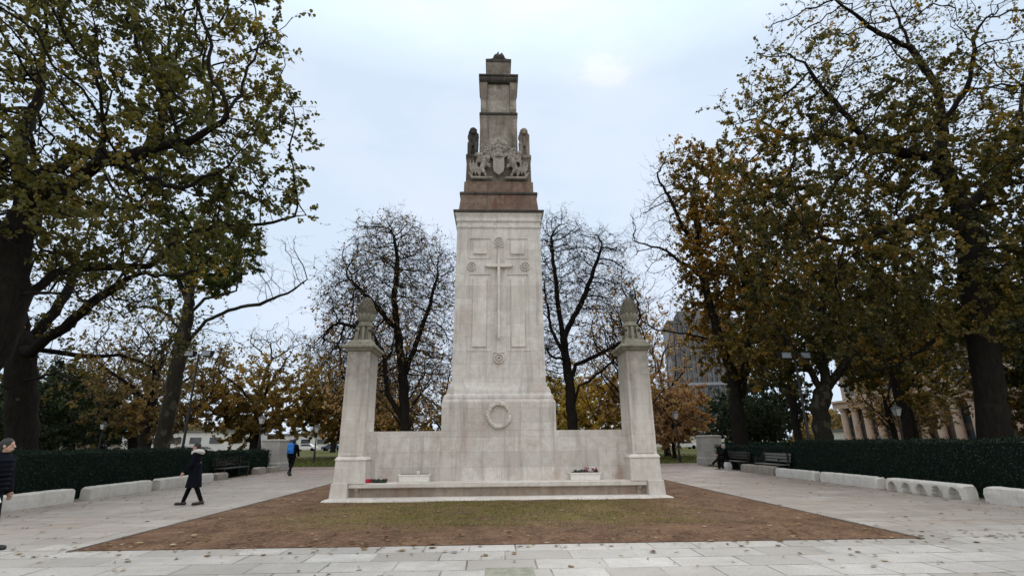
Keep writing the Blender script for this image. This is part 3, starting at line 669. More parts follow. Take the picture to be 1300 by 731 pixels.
M['hedge_core'] = simple('hedge_interior', (.006, .015, .010), .95)
def leaf_cards(P, size, rs, droop=.3, tint=None, jit=.35):
    """folded leaf: 6 vertices, two quads"""
    n = len(P)
    a = rs.rand(n) * 2 * PI; el = (rs.rand(n) - .5 - droop) * 1.8
    d = np.stack([np.cos(a) * np.cos(el), np.sin(a) * np.cos(el), np.sin(el)], 1)
    r = rs.randn(n, 3); s = np.cross(d, r); s /= np.linalg.norm(s, axis=1)[:, None] + 1e-9
    nn = np.cross(s, d)
    L = (size * (1 - jit + 2 * jit * rs.rand(n)))[:, None]; W = L * .48
    fold = nn * L * .14
    v = np.stack([P, P + d * L * .22 - s * W + fold, P + d * L * .72 - s * W * .75 + fold, P + d * L, P + d * L * .72 + s * W * .75 + fold, P + d * L * .22 + s * W + fold], 1).reshape(-1, 3)
    i = np.arange(n)[:, None] * 6
    F = np.concatenate([i + np.array([0, 3, 2, 1]), i + np.array([0, 5, 4, 3])], 1).reshape(-1, 4)
    t = rs.rand(n) if tint is None else np.clip(tint + (rs.rand(n) - .5) * .35, 0, 1)
    return v, F, np.repeat(t, 6)
hedge('hedge', -14.0, -12.75, 6.0, 23.9, 1.36, 48000, 'long clipped green hedge behind the kerb blocks on the left', 1, ls=.034)
hedge('hedge', -14.1, -13.05, 24.15, 31.0, 1.18, 9000, 'lower blackish hedge behind the bench on the left', 2)
hedge('hedge', 12.95, 14.2, 5.0, 22.9, 1.46, 48000, 'long clipped green hedge behind the kerb blocks on the right', 3, ls=.034)
hedge('hedge', 13.1, 14.1, 23.2, 31.4, 1.2, 9000, 'lower blackish hedge behind the benches on the right', 4)
hedge('hedge', -60, -14.6, 36.9, 37.7, .8, 5000, 'distant low hedge crossing the lawn on the left behind the clipped hedges', 6, ls=.12)
hedge('hedge', 14.8, 34, 35.6, 36.6, 1.3, 7000, 'distant dark hedge on the right behind the seated person', 7, ls=.12)

# ------------------------------------------------------------------ benches
def park_bench(x, y, length, face, label, grey):
    """face=+1: looks toward +x"""
    t = root('park_bench', (x, y, 0), label, 'bench', 'wooden benches facing the paths')
    h = length / 2; wm = M['wood_grey'] if grey else M['wood_dark']
    bm = BM()
    for k in range(4): box(bm, face * (.0 + .12 * k) - .05, face * (.0 + .12 * k) + .05, -h, h, .43, .465)
    build('seat', bm, wm, t, bevel=.006)
    bm = BM()
    for k in range(3):
        z = .56 + .13 * k; xx = -face * (.1 + .03 * k)
        box(bm, xx - .015, xx + .015, -h, h, z, z + .105)
    build('backrest', bm, wm, t, bevel=.006)
    for yy in (-h + .12, h - .12):
        for xx, top in ((face * .38, .43), (-face * .06, .95)):
            bm = BM(); box(bm, xx - .03, xx + .03, yy - .03, yy + .03, 0, top - .002); build('leg', bm, M['iron'], t, bevel=.005)
        bm = BM(); box(bm, min(-face * .06, face * .4), max(-face * .06, face * .4), yy - .035, yy + .035, .66, .70); box(bm, face * .38 - .025, face * .38 + .025, yy - .025, yy + .025, .47, .66)
        build('armrest', bm, M['iron'], t, bevel=.005)
    return t
park_bench(-12.95, 26.2, 2.6, 1, 'dark wooden bench in front of the left hedge', False)
park_bench(12.85, 24.3, 2.3, -1, 'empty weathered grey bench on the right, nearer of the two', True)
park_bench(12.85, 28.1, 2.4, -1, 'dark bench on the right with a person sitting at its far end', False)

# ------------------------------------------------------------------ lamps
def lantern_post(x, y, h, label):
    t = root('lamp_post', (x, y, 0), label, 'street lamp', 'old-style lantern posts in the park')
    bm = BM(); lathe(bm, [(.13, 0), (.13, .1), (.095, .15), (.085, .8), (.1, .83), (.06, .9), (.045, h - 1.0), (.055, h - .95), (.035, h - .9), (.03, h - .62)], 0, 0, 10)
    box(bm, -.25, .25, -.012, .012, h - .98, h - .955)
    build('post', bm, M['iron'], t, smooth=False)
    bm = BM(); rr = []
    for s, z in ((.10, h - .6), (.19, h - .2)): rr.append([bm.verts.new((a * s, b_ * s, z)) for a, b_ in ((-1, -1), (1, -1), (1, 1), (-1, 1))])
    bm.faces.new(rr[0][::-1]); bm.faces.new(rr[1])
    for i in range(4): bm.faces.new((rr[0][i], rr[0][(i + 1) % 4], rr[1][(i + 1) % 4], rr[1][i]))
    l = build('lantern_glass', bm, M['lamp_glass'], t)
    bm = BM()
    for a, b_ in ((-1, -1), (1, -1), (1, 1), (-1, 1)): tube(bm, [(a * .102, b_ * .102, h - .62), (a * .195, b_ * .195, h - .19)], .014, 4)
    lathe(bm, [(.06, h - .64), (.11, h - .61), (.11, h - .595)], 0, 0, 8)
    loft(bm, [(-.22, .22, -.22, .22, h - .2), (-.22, .22, -.22, .22, h - .175), (-.08, .08, -.08, .08, h - .06), (-.06, .06, -.06, .06, h - .02), (-.01, .01, -.01, .01, h + .06)])
    build('lantern_frame', bm, M['iron'], t)
lantern_post(-16.86, 38, 3.5, 'black lantern post in front of the amber tree, left of the blue backpack')
lantern_post(13.07, 37.6, 3.6, 'black lantern post on the grass just right of the right stone pillar of the memorial')
lantern_post(-33.0, 45, 3.4, 'distant lantern post rising above the hedge on the far left')
lantern_post(23.7, 30, 3.4, 'lantern post above the right hedge in front of the pinkish columns')
lantern_post(-15.1, 44.6, 3.0, 'small distant lantern post on the grass right of the blue backpack')
lantern_post(-4.86, 34, 3.4, 'lantern post peeping over the memorial wall between bare trunks')
def flood_post(x, y, h, label, heads):
    t = root('floodlight_post', (x, y, 0), label, 'floodlight', 'tall floodlight posts')
    bm = BM(); tube(bm, [(0, 0, 0), (0, 0, h)], [.075, .045], 8); tube(bm, [(-.5, 0, h - .03), (.5, 0, h - .03)], .025, 6); build('post', bm, M['iron'], t)
    for s in heads:
        bm = BM(); loft(bm, [(s * .45 - .20, s * .45 + .20, -.12, .16, h - .16), (s * .45 - .27, s * .45 + .27, -.15, .2, h + .16)]); hd = build('lamp_head', bm, M['iron'], t, bevel=.015)
        bm = BM(); box(bm, s * .45 - .21, s * .45 + .21, -.156, -.14, h - .11, h + .13); build('lamp_glass', bm, M['floodlight'], hd)
flood_post(-15.75, 27, 6.1, 'tall black post with twin floodlights in front of the mottled tree on the left', (-1, 1))
flood_post(13.85, 23, 5.25, 'tall black post with a floodlight among the leaves on the right', (-1, 1))

# small bollard on the far lawn
bm = BM(); lathe(bm, [(.09, 0), (.09, .8), (.11, .84), (.1, .95), (.03, 1.0)], 0, 0, 12)
tag(build('bollard', bm, M['iron'], loc=(-15.6, 40.5, 0)), 'short black bollard on the grass beyond the walker with the backpack', 'bollard')

# ------------------------------------------------------------------ people
def person(loc, rz, H, label, swing=(.35, -.35), bend=(.1, .35), arms=(.3, -.3), elbow=(.35, .35), coat='navy', coat_len=.55, trousers='black', hair='hair_dark', sit=False, hood=False, collar=None, hat=None, voxel=.012, lean=.04, splay=.0, puff=0):
    t = root('person', loc, label, 'person', None, rz)
    s = H / 1.75
    def V(x, y, z): return Vector((x * s, y * s, z * s))
    th, sh = .43, .42
    hips = {}; knees = {}; ank = {}; toes = {}
    if sit: hipz = .52
    else:
        hipz = 0
        for k in (0, 1):
            z = th * math.cos(swing[k]) + sh * math.cos(swing[k] - bend[k]) + .085
            hipz = max(hipz, z)
    for k, sg in ((0, -1), (1, 1)):
        hips[k] = Vector((sg * .09, 0, hipz)); a = swing[k]
        knees[k] = hips[k] + Vector((sg * splay, math.sin(a), -math.cos(a))) * th
        a2 = a - bend[k]
        ank[k] = knees[k] + Vector((0, math.sin(a2), -math.cos(a2))) * sh
        pitch = max(-.6, min(.9, -a2 * .6))
        toes[k] = ank[k] + Vector((sg * .03, .17 * math.cos(pitch * .5), -.05 - .05 * max(0, pitch)))
    L = lean
    ch = Vector((0, L * .3 / .4 + .0, hipz + .38)); nk = Vector((0, L + .01, hipz + .56)); hd = Vector((0, L + .04, hipz + .71))
    shd = {k: Vector((sg * .185, L, hipz + .49)) for k, sg in ((0, -1), (1, 1))}
    elb = {}; wr = {}
    for k, sg in ((0, -1), (1, 1)):
        a = arms[k]; elb[k] = shd[k] + Vector((sg * .05, math.sin(a) * .28, -math.cos(a) * .28))
        a2 = a + elbow[k]; wr[k] = elb[k] + Vector((-sg * .02, math.sin(a2) * .25, -math.cos(a2) * .25))
    S = lambda v: v * s
    def cap(bm, p, q, r0, r1): capsule(bm, S(p), S(q), r0 * s, r1 * s)
    # body: one continuous surface
    bm = BM()
    ell(bm, S(Vector((0, 0, hipz + .03))), (.15 * s, .11 * s, .13 * s)); ell(bm, S(ch), (.165 * s, .11 * s, .2 * s)); cap(bm, Vector((0, 0, hipz + .1)), ch, .12, .13)
    cap(bm, shd[0], shd[1], .06, .06); cap(bm, nk - Vector((0, 0, .06)), hd - Vector((0, .02, .03)), .055, .055)
    ell(bm, S(hd), (.075 * s, .095 * s, .115 * s)); ell(bm, S(hd + Vector((0, .035, -.06))), (.05 * s, .055 * s, .05 * s))
    cap(bm, hd + Vector((0, .09, .012)), hd + Vector((0, .112, -.02)), .010, .015)
    for sg in (-1, 1): ell(bm, S(hd + Vector((sg * .077, .0, -.005))), (.012 * s, .022 * s, .033 * s)); 
    cap(bm, hd + Vector((-.02, .088, -.055)), hd + Vector((.02, .088, -.055)), .009, .009)
    for k, sg in ((0, -1), (1, 1)):
        cap(bm, hips[k], knees[k], .082, .055); cap(bm, knees[k], ank[k], .055, .036); cap(bm, ank[k], toes[k], .038, .028); cap(bm, ank[k], ank[k] + Vector((0, -.05, -.045)), .035, .03)
        cap(bm, shd[k], elb[k], .05, .038); cap(bm, elb[k], wr[k], .037, .025)
        d = (wr[k] - elb[k]).normalized(); side = Vector((0, 1, 0)) - d * d.y; side = side.normalized() if side.length > .1 else Vector((0, 0, 1))
        palm = wr[k] + d * .055
        inn = Vector((-sg, 0, 0))
        ell(bm, S(palm), (.024 * s, .04 * s, .045 * s))
        for f_ in range(4):
            off = side * (.03 - .02 * f_); ln = (.038, .043, .04, .032)[f_]
            p0 = palm + d * .03 + off; p1 = p0 + d * ln + inn * .008; p2 = p1 + (d * .7 + inn * .7).normalized() * ln * .85
            cap(bm, p0, p1, .0095, .0085); cap(bm, p1, p2, .0085, .0075)
        p0 = palm - d * .02 + side * .035; p1 = p0 + (side * .6 + d * .8).normalized() * .035 + inn * .01; cap(bm, p0, p1, .012, .010); cap(bm, p1, p1 + (d + inn * .3).normalized() * .028, .010, .008)
    remeshed('body', bm, M['skin'], t, voxel * .75, it=1)
    for sg in (-1, 1):
        bm = BM(); ell(bm, S(hd + Vector((sg * .030, .086, .012))), (.012 * s, .008 * s, .008 * s), sub=1); build('eye', bm, M['shoe'], t, smooth=True)
    # hair
    bm = BM(); ell(bm, S(hd + Vector((0, -.018, .022))), (.09 * s, .103 * s, .112 * s)); ell(bm, S(hd + Vector((0, -.06, -.06))), (.075 * s, .06 * s, .09 * s))
    ho = remeshed('hair', bm, M[hair], t, voxel, it=1)
    # trousers
    bm = BM(); ell(bm, S(Vector((0, 0, hipz + .04))), (.165 * s, .125 * s, .13 * s))
    for k in (0, 1): cap(bm, hips[k], knees[k], .098 + puff * .4, .072 + puff * .5); cap(bm, knees[k], ank[k] + Vector((0, 0, .02)), .07 + puff * .6, .055 + puff * .6)
    remeshed('trousers', bm, M[trousers], t, voxel)
    for k in (0, 1):
        bm = BM(); cap(bm, ank[k] + Vector((0, .0, -.005)), ank[k] + Vector((0, 0, .04)), .052, .052); cap(bm, ank[k] + Vector((0, -.045, -.035)), toes[k] + Vector((0, .02, .0)), .052, .044)
        o = remeshed('shoe', bm, M['shoe'], t, voxel)
    # coat
    bm = BM()
    cap(bm, shd[0], shd[1], .082, .082); ell(bm, S(ch), ((.205 + puff) * s, (.150 + puff) * s, .24 * s)); ell(bm, S(Vector((0, .0, hipz + .12))), ((.195 + puff) * s, (.150 + puff) * s, .2 * s))
    if puff:
        for q in range(7): ell(bm, S(Vector((0, lean * .6, hipz + .02 + q * .075))), ((.205 + puff) * s, (.165 + puff) * s, .05 * s)); cap(bm, nk - Vector((0, 0, .09)), nk - Vector((0, 0, .0)), .095, .078)
    if not sit:
        hem = hipz + .1 - coat_len
        rr = []
        n = 24
        for z, rx, ry in ((hem, .215 + .05 * min(1, coat_len), .16 + .09 * min(1, coat_len)), (hipz + .05, .195, .15), (hipz + .25, .185, .135)):
            rr.append([bm.verts.new(S(Vector((rx * math.cos(2 * PI * i / n), ry * math.sin(2 * PI * i / n) + .015 * math.sin(5 * 2 * PI * i / n) * (z == hem), z)))) for i in range(n)])
        bm.faces.new(rr[0][::-1]); bm.faces.new(rr[-1])
        for u, v in zip(rr[:-1], rr[1:]):
            for i in range(n): bm.faces.new((u[i], u[(i + 1) % n], v[(i + 1) % n], v[i]))
    else:
        for k in (0, 1): cap(bm, hips[k], hips[k] + (knees[k] - hips[k]) * .4, .125, .11)
    for k in (0, 1): cap(bm, shd[k], elb[k], .078 + puff * .5, .066 + puff * .5); cap(bm, elb[k], wr[k] - (wr[k] - elb[k]) * .06, .066 + puff * .5, .052 + puff * .3)
    if hood: ell(bm, S(nk + Vector((0, -.07, .02))), (.11 * s, .08 * s, .09 * s))
    remeshed('coat', bm, M[coat], t, voxel, it=2)
    if collar:
        bm = BM(); tube(bm, [S(nk + Vector((.155 * math.cos(a), .115 * math.sin(a) - .03, .01 + .02 * math.sin(a * 2 + 1)))) for a in np.linspace(0, 2 * PI, 19)], .066 * s, 9)
        remeshed('fur_collar', bm, M[collar], t, voxel, it=1)
    return t, dict(hip=hips, knee=knees, ank=ank, ch=ch, nk=nk, hd=hd, wr=wr, s=s, hipz=hipz, toes=toes)

# 1: walker cut by the left edge
t, J = person((-8.06, 8.78, 0), R_(-80), 1.66, 'person in black puffy coat and trousers walking in at the left edge of the picture', swing=(.2, -.25), bend=(.08, .25), arms=(.05, .1), elbow=(.3, .25), coat='navy', coat_len=.40, voxel=.009, puff=.035)
bm = BM(); w = J['wr'][1] * J['s']
vs = box(bm, -.012, .012, -.09, .11, -.13, .05)
for v in vs: v.co = Matrix.Rotation(.5, 3, 'X') @ v.co + w + Vector((.035, .03, -.07))
o = build('folded_paper', bm, M['paper'], bevel=.004); o.matrix_world = Matrix.Translation(t.location) @ Matrix.Rotation(R_(-80), 4, 'Z')
tag(o, 'pale folded paper with pinkish edge held by the walker at the left edge', 'paper')
bm = BM(); vs = box(bm, -.0135, .0135, -.09, .11, .0505, .085)
for v in vs: v.co = Matrix.Rotation(.5, 3, 'X') @ v.co + w + Vector((.035, .03, -.07))
build('paper_edge', bm, M['pink'], o, bevel=.004)
# 2: dark knee-length coat with white fur collar, walking away to the left
person((-8.2, 14.75, 0), R_(104), 1.60, 'person in knee-length dark coat with white fur collar walking on the left path', swing=(-.26, .28), bend=(.16, .02), arms=(.15, -.1), elbow=(.5, .3), coat='navy', coat_len=.52, trousers='black', collar='fur')
# 3: blue backpack
t, J = person((-10.25, 26.9, 0), R_(-6), 1.76, 'person in dark jacket with bright blue backpack walking away on the left', swing=(.28, -.22), bend=(.25, .5), arms=(-.15, .2), elbow=(.25, .4), coat='black', coat_len=.2, trousers='navy', hood=True)
bm = BM(); s = J['s']; c = J['ch'] * s
ell(bm, c + Vector((-.045, -.20, .02)), (.17, .11, .27)); ell(bm, c + Vector((-.045, -.27, -.08)), (.13, .07, .12)); loft(bm, [(-.045 - .15, -.045 + .15, c.y - .28, c.y - .1, c.z - .24), (-.045 - .14, -.045 + .14, c.y - .26, c.y - .1, c.z + .22)])
bp = remeshed('backpack', bm, M['blue'], None, .012, it=3)
bp.location = t.location; bp.rotation_euler = t.rotation_euler
tag(bp, 'bright blue backpack worn by the person walking away on the left', 'backpack')
bm = BM()
for sg in (-1, 1): tube(bm, [c + Vector((sg * .11 - .02, -.13, .22)), c + Vector((sg * .12 - .02, -.02, .28)), c + Vector((sg * .12 - .01, .12, .16)), c + Vector((sg * .13, .12, -.08)), c + Vector((sg * .14, -.1, -.18))], .018, 6)
build('strap', bm, M['black'], bp)
# 4: seated, legs crossed
t, J = person((12.62, 28.9, 0), R_(78), 1.70, 'person in dark clothes sitting cross-legged at the far end of the right bench', swing=(1.45, 1.62), bend=(1.35, .75), arms=(.6, .5), elbow=(.9, 1.0), coat='black', trousers='black', hair='hair_grey', sit=True, lean=.05)
sh_ = root('shopping_bag', (12.35, 28.2, 0), 'pale grey bag standing on the ground by the seated person', 'bag')
bm = BM(); loft(bm, [(-.12, .12, -.17, .17, 0), (-.15, .15, -.2, .2, .2), (-.10, .10, -.19, .19, .38)]); remeshed('bag_body', bm, M['lightcloth'], sh_, .015)
bm = BM(); tube(bm, [(0, -.1, .36), (0, -.07, .5), (0, .07, .5), (0, .1, .36)], .012, 6); build('handle', bm, M['black'], sh_)
# 5: passer-by behind the right hedge
person((18.95, 25.3, 0), R_(80), 1.72, 'grey-haired person in pale jacket half hidden behind the right hedge', coat='lightcloth', hair='hair_grey', coat_len=.2, voxel=.016)
# 6: far figure
person((-34.0, 47.0, 0), R_(80), 1.7, 'tiny dark figure far off on the lawn above the left hedge', voxel=.02)

# ------------------------------------------------------------------ far buildings, cars
M['bld_cream'] = simple('cream_render', (.62, .58, .5), .85, scale=.6, vary=.12)
M['bld_white'] = simple('white_cladding', (.62, .62, .60), .7, scale=.6, vary=.08)
M['bld_pink'] = simple('pinkish_stone', (.50, .37, .29), .85, scale=1.5, vary=.15, bump=.1)
M['bld_grey'] = simple('grey_concrete', (.15, .148, .145), .85, scale=.8, vary=.15)
M['bld_panel'] = simple('pale_spandrel_panel', (.24, .25, .27), .7, scale=.8, vary=.1)
M['glass'] = simple('dark_window_glass', (.06, .07, .08), .12, vary=.35, scale=.5)
def low_building(x0, x1, y, d, h, mat, label, nwin, rz=0):
    t = root('low_building', ((x0 + x1) / 2, y, 0), label, 'building', None, rz); w = (x1 - x0) / 2
    bm = BM(); box(bm, -w, w, 0, d, 0, h); build('wall', bm, mat, t)
    bm = BM(); loft(bm, [(-w - .4, w + .4, -.4, d + .4, h), (-w - .4, w + .4, -.4, d + .4, h + .35)]); build('roof', bm, M['bld_grey'], t)
    bm = None
    for k in range(nwin):
        xx = -w + (k + .5) * 2 * w / nwin; ww = .32 * 2 * w / nwin
        bm = BM(); box(bm, xx - ww, xx + ww, -.06, .05, h * .35, h * .75); f = build('window', bm, M['bld_white'], t)
        bm = BM(); box(bm, xx - ww + .12, xx + ww - .12, -.075, -.055, h * .35 + .12, h * .75 - .12); build('pane', bm, M['glass'], f)
    return t
low_building(-150, -98, 118, 14, 4.6, M['bld_cream'], 'long cream building far off behind the trees at the far left', 9)
low_building(-94, -58, 124, 12, 4.2, M['bld_white'], 'long white building far off between the left trunks', 8)
low_building(-55, -36, 128, 12, 3.4, M['bld_white'], 'smaller white building far off behind the amber tree', 5)
low_building(38, 62, 112, 12, 4.4, M['bld_cream'], 'low pale shopfront block in front of the office tower', 6)
low_building(62, 76, 88, 12, 2.8, M['bld_cream'], 'low cream shopfront behind the right bench trees', 5)
# office tower with vertical fins
t = root('office_tower', (54.5, 130, 0), 'tall grey office tower with dark vertical fins behind the autumn trees', 'building', None, R_(-12))
bm = BM(); box(bm, -8, 9, 0, 14, 0, 31.5); build('wall', bm, M['bld_panel'], t)
bm = BM(); loft(bm, [(-8.5, 9.5, -.5, 14.5, 31.5), (-8.5, 9.5, -.5, 14.5, 32.3)]); rf = build('roof', bm, M['bld_grey'], t)
bm = BM(); box(bm, -5, 6, 2.5, 11, 32.3, 35.5); build('plant_room', bm, M['bld_grey'], rf)
for k in range(15):
    x = -8 + 17 * k / 14; bm = BM(); box(bm, x - .16, x + .16, -.75, -.02, 0, 31.4); build('fin', bm, M['bld_grey'], t)
for fl in range(9):
    z = 1.2 + fl * 3.4
    for k in range(7):
        x0 = -8 + 17 * (2 * k) / 14 + .2; bm = BM(); box(bm, x0, x0 + 2.0, -.06, .05, z, z + 2.2); build('window', bm, M['glass'], t)
bm = BM(); box(bm, -8.2, 9.2, -.9, -.76, 14.9, 15.6); build('ledge', bm, M['bld_panel'], t)
# civic building with a colonnade, running along the street east of the park
M['bld_upper'] = simple('weathered_buff_stone', (.36, .31, .25), .85, scale=1.2, vary=.2)
M['bld_recess'] = simple('shadowy_brown_wall', (.13, .10, .085), .85, scale=1.5, vary=.3)  # shade behind the columns is put into this wall colour
t = root('civic_building', (52, 66, 0), 'large pinkish stone building with round columns behind the trees on the right', 'building')
bm = BM(); box(bm, 2.6, 20, -30, 14, 0, 9.0); build('wall', bm, M['bld_recess'], t); t.scale = (1, 1, .66)
bm = BM(); box(bm, 1.2, 20, -30, 14, 9.0, 10.6); box(bm, .8, 20, -30.3, 14.3, 10.3, 10.75); build('entablature', bm, M['bld_pink'], t)
bm = BM(); box(bm, 3.0, 20, -30, 14, 10.75, 22); build('upper_storeys', bm, M['bld_upper'], t)
bm = BM(); loft(bm, [(2.4, 20.4, -30.6, 14.6, 22), (2.4, 20.4, -30.6, 14.6, 22.7)]); build('roof', bm, M['bld_grey'], t)
for k in range(18):
    y = -29 + k * 2.45
    bm = BM(); lathe(bm, [(.62, 0), (.62, .2), (.5, .35), (.47, 8.2), (.6, 8.5), (.66, 8.6), (.66, 8.98)], 1.9, y, 16); build('column', bm, M['bld_pink'], t, smooth=False)
for k in range(11):
    y = -28 + k * 3.9
    bm = BM(); box(bm, 2.54, 2.65, y, y + 1.7, .3, 3.6); build('doorway', bm, M['glass'], t)
    bm = BM(); box(bm, 2.54, 2.65, y, y + 1.7, 4.8, 7.6); build('window', bm, M['glass'], t)
    for z in (12, 15.3, 18.6):
        bm = BM(); box(bm, 2.93, 3.05, y, y + 1.9, z, z + 2.1); build('window', bm, M['glass'], t)
    bm = BM(); box(bm, 2.8, 3.0, y - .95, y - .55, 10.8, 21.9); build('pilaster', bm, M['bld_upper'], t)

def make_car(mat, loc, rz, label):
    t = root('parked_car', loc, label, 'car', 'cars parked beyond the park', rz)
    bm = BM(); prism(bm, [(-2.1, .3), (-2.15, .75), (-1.9, .9), (-1.3, .95), (-.75, 1.42), (.75, 1.45), (1.45, .95), (2.1, .82), (2.15, .35)], -.85, .85); build('body', bm, mat, t, bevel=.06)
    bm = BM(); prism(bm, [(-1.12, .97), (-.68, 1.37), (.68, 1.39), (1.25, .97)], -.857, .857); build('window', bm, M['glass'], t)
    for x in (-1.35, 1.35):
        for y in (-.8, .8):
            bm = BM(); n = 16
            a = [bm.verts.new((x + .33 * math.cos(2 * PI * i / n), y - .1, .33 + .33 * math.sin(2 * PI * i / n))) for i in range(n)]; b_ = [bm.verts.new((v.co.x, y + .1, v.co.z)) for v in a]
            bm.faces.new(a); bm.faces.new(b_[::-1])
            for i in range(n): bm.faces.new((a[i], b_[i], b_[(i + 1) % n], a[(i + 1) % n]))
            build('wheel', bm, M['black'], t)
M['car_w'] = simple('white_car_paint', (.75, .75, .75), .3, vary=.02); M['car_b'] = simple('blue_grey_car_paint', (.06, .08, .13), .3, vary=.05); M['car_s'] = simple('silver_car_paint', (.42, .43, .45), .3, vary=.05)
make_car(M['car_w'], (-38.2, 108, 0), .1, 'white car parked far off just right of the blue backpack')
make_car(M['car_b'], (-33.2, 109, 0), .05, 'dark blue car parked far off beside the white one')
make_car(M['car_s'], (-27.9, 110, 0), 0, 'silver car parked far off by the left stone pillar of the memorial')
make_car(M['car_w'], (33.2, 92, 0), .1, 'white car parked far off beyond the right lantern post')
make_car(M['car_s'], (42.5, 90, 0), .05, 'silver car parked far off behind the right grey pillar')
make_car(M['car_b'], (-45.5, 107, 0), .05, 'dark blue car parked far off behind the left grey pillar')
# ------------------------------------------------------------------ trees
def grow(lines, crown, n_attr, D, di, dk, iters, seed, trop=(0, 0, .05), jitter=.25):
    """space colonisation from given limb polylines into a crown made of ellipsoids"""
    rs = np.random.RandomState(seed)
    pos = []; par = []
    def nearest(p): 
        a = np.array(pos); return int(np.argmin(((a - p) ** 2).sum(1)))
    for li, l in enumerate(lines):
        l = [np.array(p, float) for p in l]
        prev = -1 if not pos else nearest(l[0])
        start = 0 if prev < 0 else 0
        cur = l[0]
        if prev < 0: pos.append(cur); par.append(-1); prev = 0
        for a, b_ in zip(l[:-1], l[1:]):
            seg = np.linalg.norm(b_ - a); k = max(1, int(round(seg / D)))
            for j in range(1, k + 1):
                p = a + (b_ - a) * j / k + rs.randn(3) * D * .07
                pos.append(p); par.append(prev); prev = len(pos) - 1
    # attractors
    vols = np.array([c[3] * c[4] * c[5] * (c[6] if len(c) > 6 else 1) for c in crown]); pr = vols / vols.sum()
    A = []
    for c, k in zip(crown, rs.multinomial(n_attr, pr)):
        u = rs.randn(k, 3); u /= np.linalg.norm(u, axis=1)[:, None]
        r = rs.rand(k) ** (1 / 3.0); r = .25 + .75 * r
        u = u * r[:, None] * (1 + .18 * np.sin(u[:, :1] * 7 + c[0]) * np.cos(u[:, 2:] * 6 + c[1]))
        A.append(u * np.array(c[3:6]) + np.array(c[0:3]))
    A = np.concatenate(A)
    P = np.array(pos); near = np.zeros(len(A), int); nd = np.full(len(A), 1e9)
    def upd(newidx):
        nonlocal near, nd
        for s in range(0, len(newidx), 400):
            ids = newidx[s:s + 400]; Q = P[ids]
            d2 = ((A[:, None, :] - Q[None]) ** 2).sum(2); j = d2.argmin(1); m = d2[np.arange(len(A)), j]
            w = m < nd; near[w] = ids[j[w]]; nd[w] = m[w]
    upd(np.arange(len(P)))
    par = list(par); trop = np.array(trop)
    for it in range(iters):
        dd = di if it > 25 else di * 3
        act = nd < dd * dd
        if not act.any(): break
        dirs = A[act] - P[near[act]]; dirs /= np.linalg.norm(dirs, axis=1)[:, None] + 1e-9
        ids, inv = np.unique(near[act], return_inverse=True)
        S = np.zeros((len(ids), 3)); np.add.at(S, inv, dirs)
        S /= np.linalg.norm(S, axis=1)[:, None] + 1e-9
        S = S + trop + rs.randn(len(ids), 3) * jitter; S /= np.linalg.norm(S, axis=1)[:, None]
        N = P[ids] + S * D
        new = np.arange(len(P), len(P) + len(N)); P = np.concatenate([P, N]); par += list(ids)
        upd(new)
        keep = nd > dk * dk
        A, near, nd = A[keep], near[keep], nd[keep]
        if len(A) == 0: break
    return P, np.array(par)

def tree_geo(P, par, base_r, tip_r):
    n = len(P); kids = np.bincount(par[par >= 0], minlength=n)
    tips = (kids == 0)
    e = math.log(max(4, tips.sum())) / math.log(base_r / tip_r)
    w = tips.astype(float)
    for i in range(n - 1, 0, -1): w[par[i]] += w[i] if kids[par[i]] else 0
    r = tip_r * w ** (1 / e)
    return r, tips
def tubes(P, par, r, rmin=0, rmax=1e9, seed=0, flare=None):
    """one mesh of tapered limbs: chains follow the thickest child"""
    n = len(P); ch = [[] for _ in range(n)]
    for i in range(1, n): ch[par[i]].append(i)
    V = []; F = []; nv = 0; rs = np.random.RandomState(seed)
    stack = [(0, -1)]
    chains = []
    while stack:
        s, p = stack.pop(); c = [] if p < 0 else [p]
        c.append(s); x = s
        while ch[x]:
            k = sorted(ch[x], key=lambda j: -r[j]); 
            for j in k[1:]: stack.append((j, x))
            x = k[0]; c.append(x)
        chains.append((c, p))
    for c, p in chains:
        sel = [i for i in c]
        rad = r[sel].copy()
        if p >= 0: rad[0] = rad[1]
        keep = (rad >= rmin)
        lo = (rad < rmax)
        idx = [k for k in range(len(sel)) if keep[k] and lo[k]]
        if rmax < 1e8:   # thin part: start where it drops below rmax, include the previous node for overlap
            if not idx: continue
            s0 = max(0, idx[0] - 1); idx = list(range(s0, len(sel)))
        if len(idx) < 2: continue
        pts = P[[sel[k] for k in idx]]; rr = rad[idx]
        k_ = 12 if rr[0] > .2 else (7 if rr[0] > .06 else (5 if rr[0] > .025 else 3))
        m = len(pts); d = np.gradient(pts, axis=0); d /= np.linalg.norm(d, axis=1)[:, None] + 1e-9
        a = np.cross(d[0], [0.3, .9, .2]); a /= np.linalg.norm(a) + 1e-9
        ang = np.arange(k_) * 2 * PI / k_
        for q in range(m):
            a = a - d[q] * a.dot(d[q]); a /= np.linalg.norm(a) + 1e-9; b_ = np.cross(d[q], a)
            rq = rr[q] * (1 + (.035 * rs.randn(k_) * (rr[q] > .1) if k_ > 6 else 0))
            if rr[q] > .15 and pts[q][2] < 1.2 and flare: rq = rq * (1 + flare * (1.2 - max(0, pts[q][2])) ** 2)
            V.append(pts[q] + (np.cos(ang)[:, None] * a + np.sin(ang)[:, None] * b_) * (rq[:, None] if hasattr(rq, '__len__') else rq))
        i0 = nv + np.arange(m - 1)[:, None] * k_ + np.arange(k_)[None]; i1 = nv + np.arange(m - 1)[:, None] * k_ + (np.arange(k_)[None] + 1) % k_
        F.append(np.stack([i0, i1, i1 + k_, i0 + k_], -1).reshape(-1, 4)); nv += m * k_
    return np.concatenate(V), np.concatenate(F)
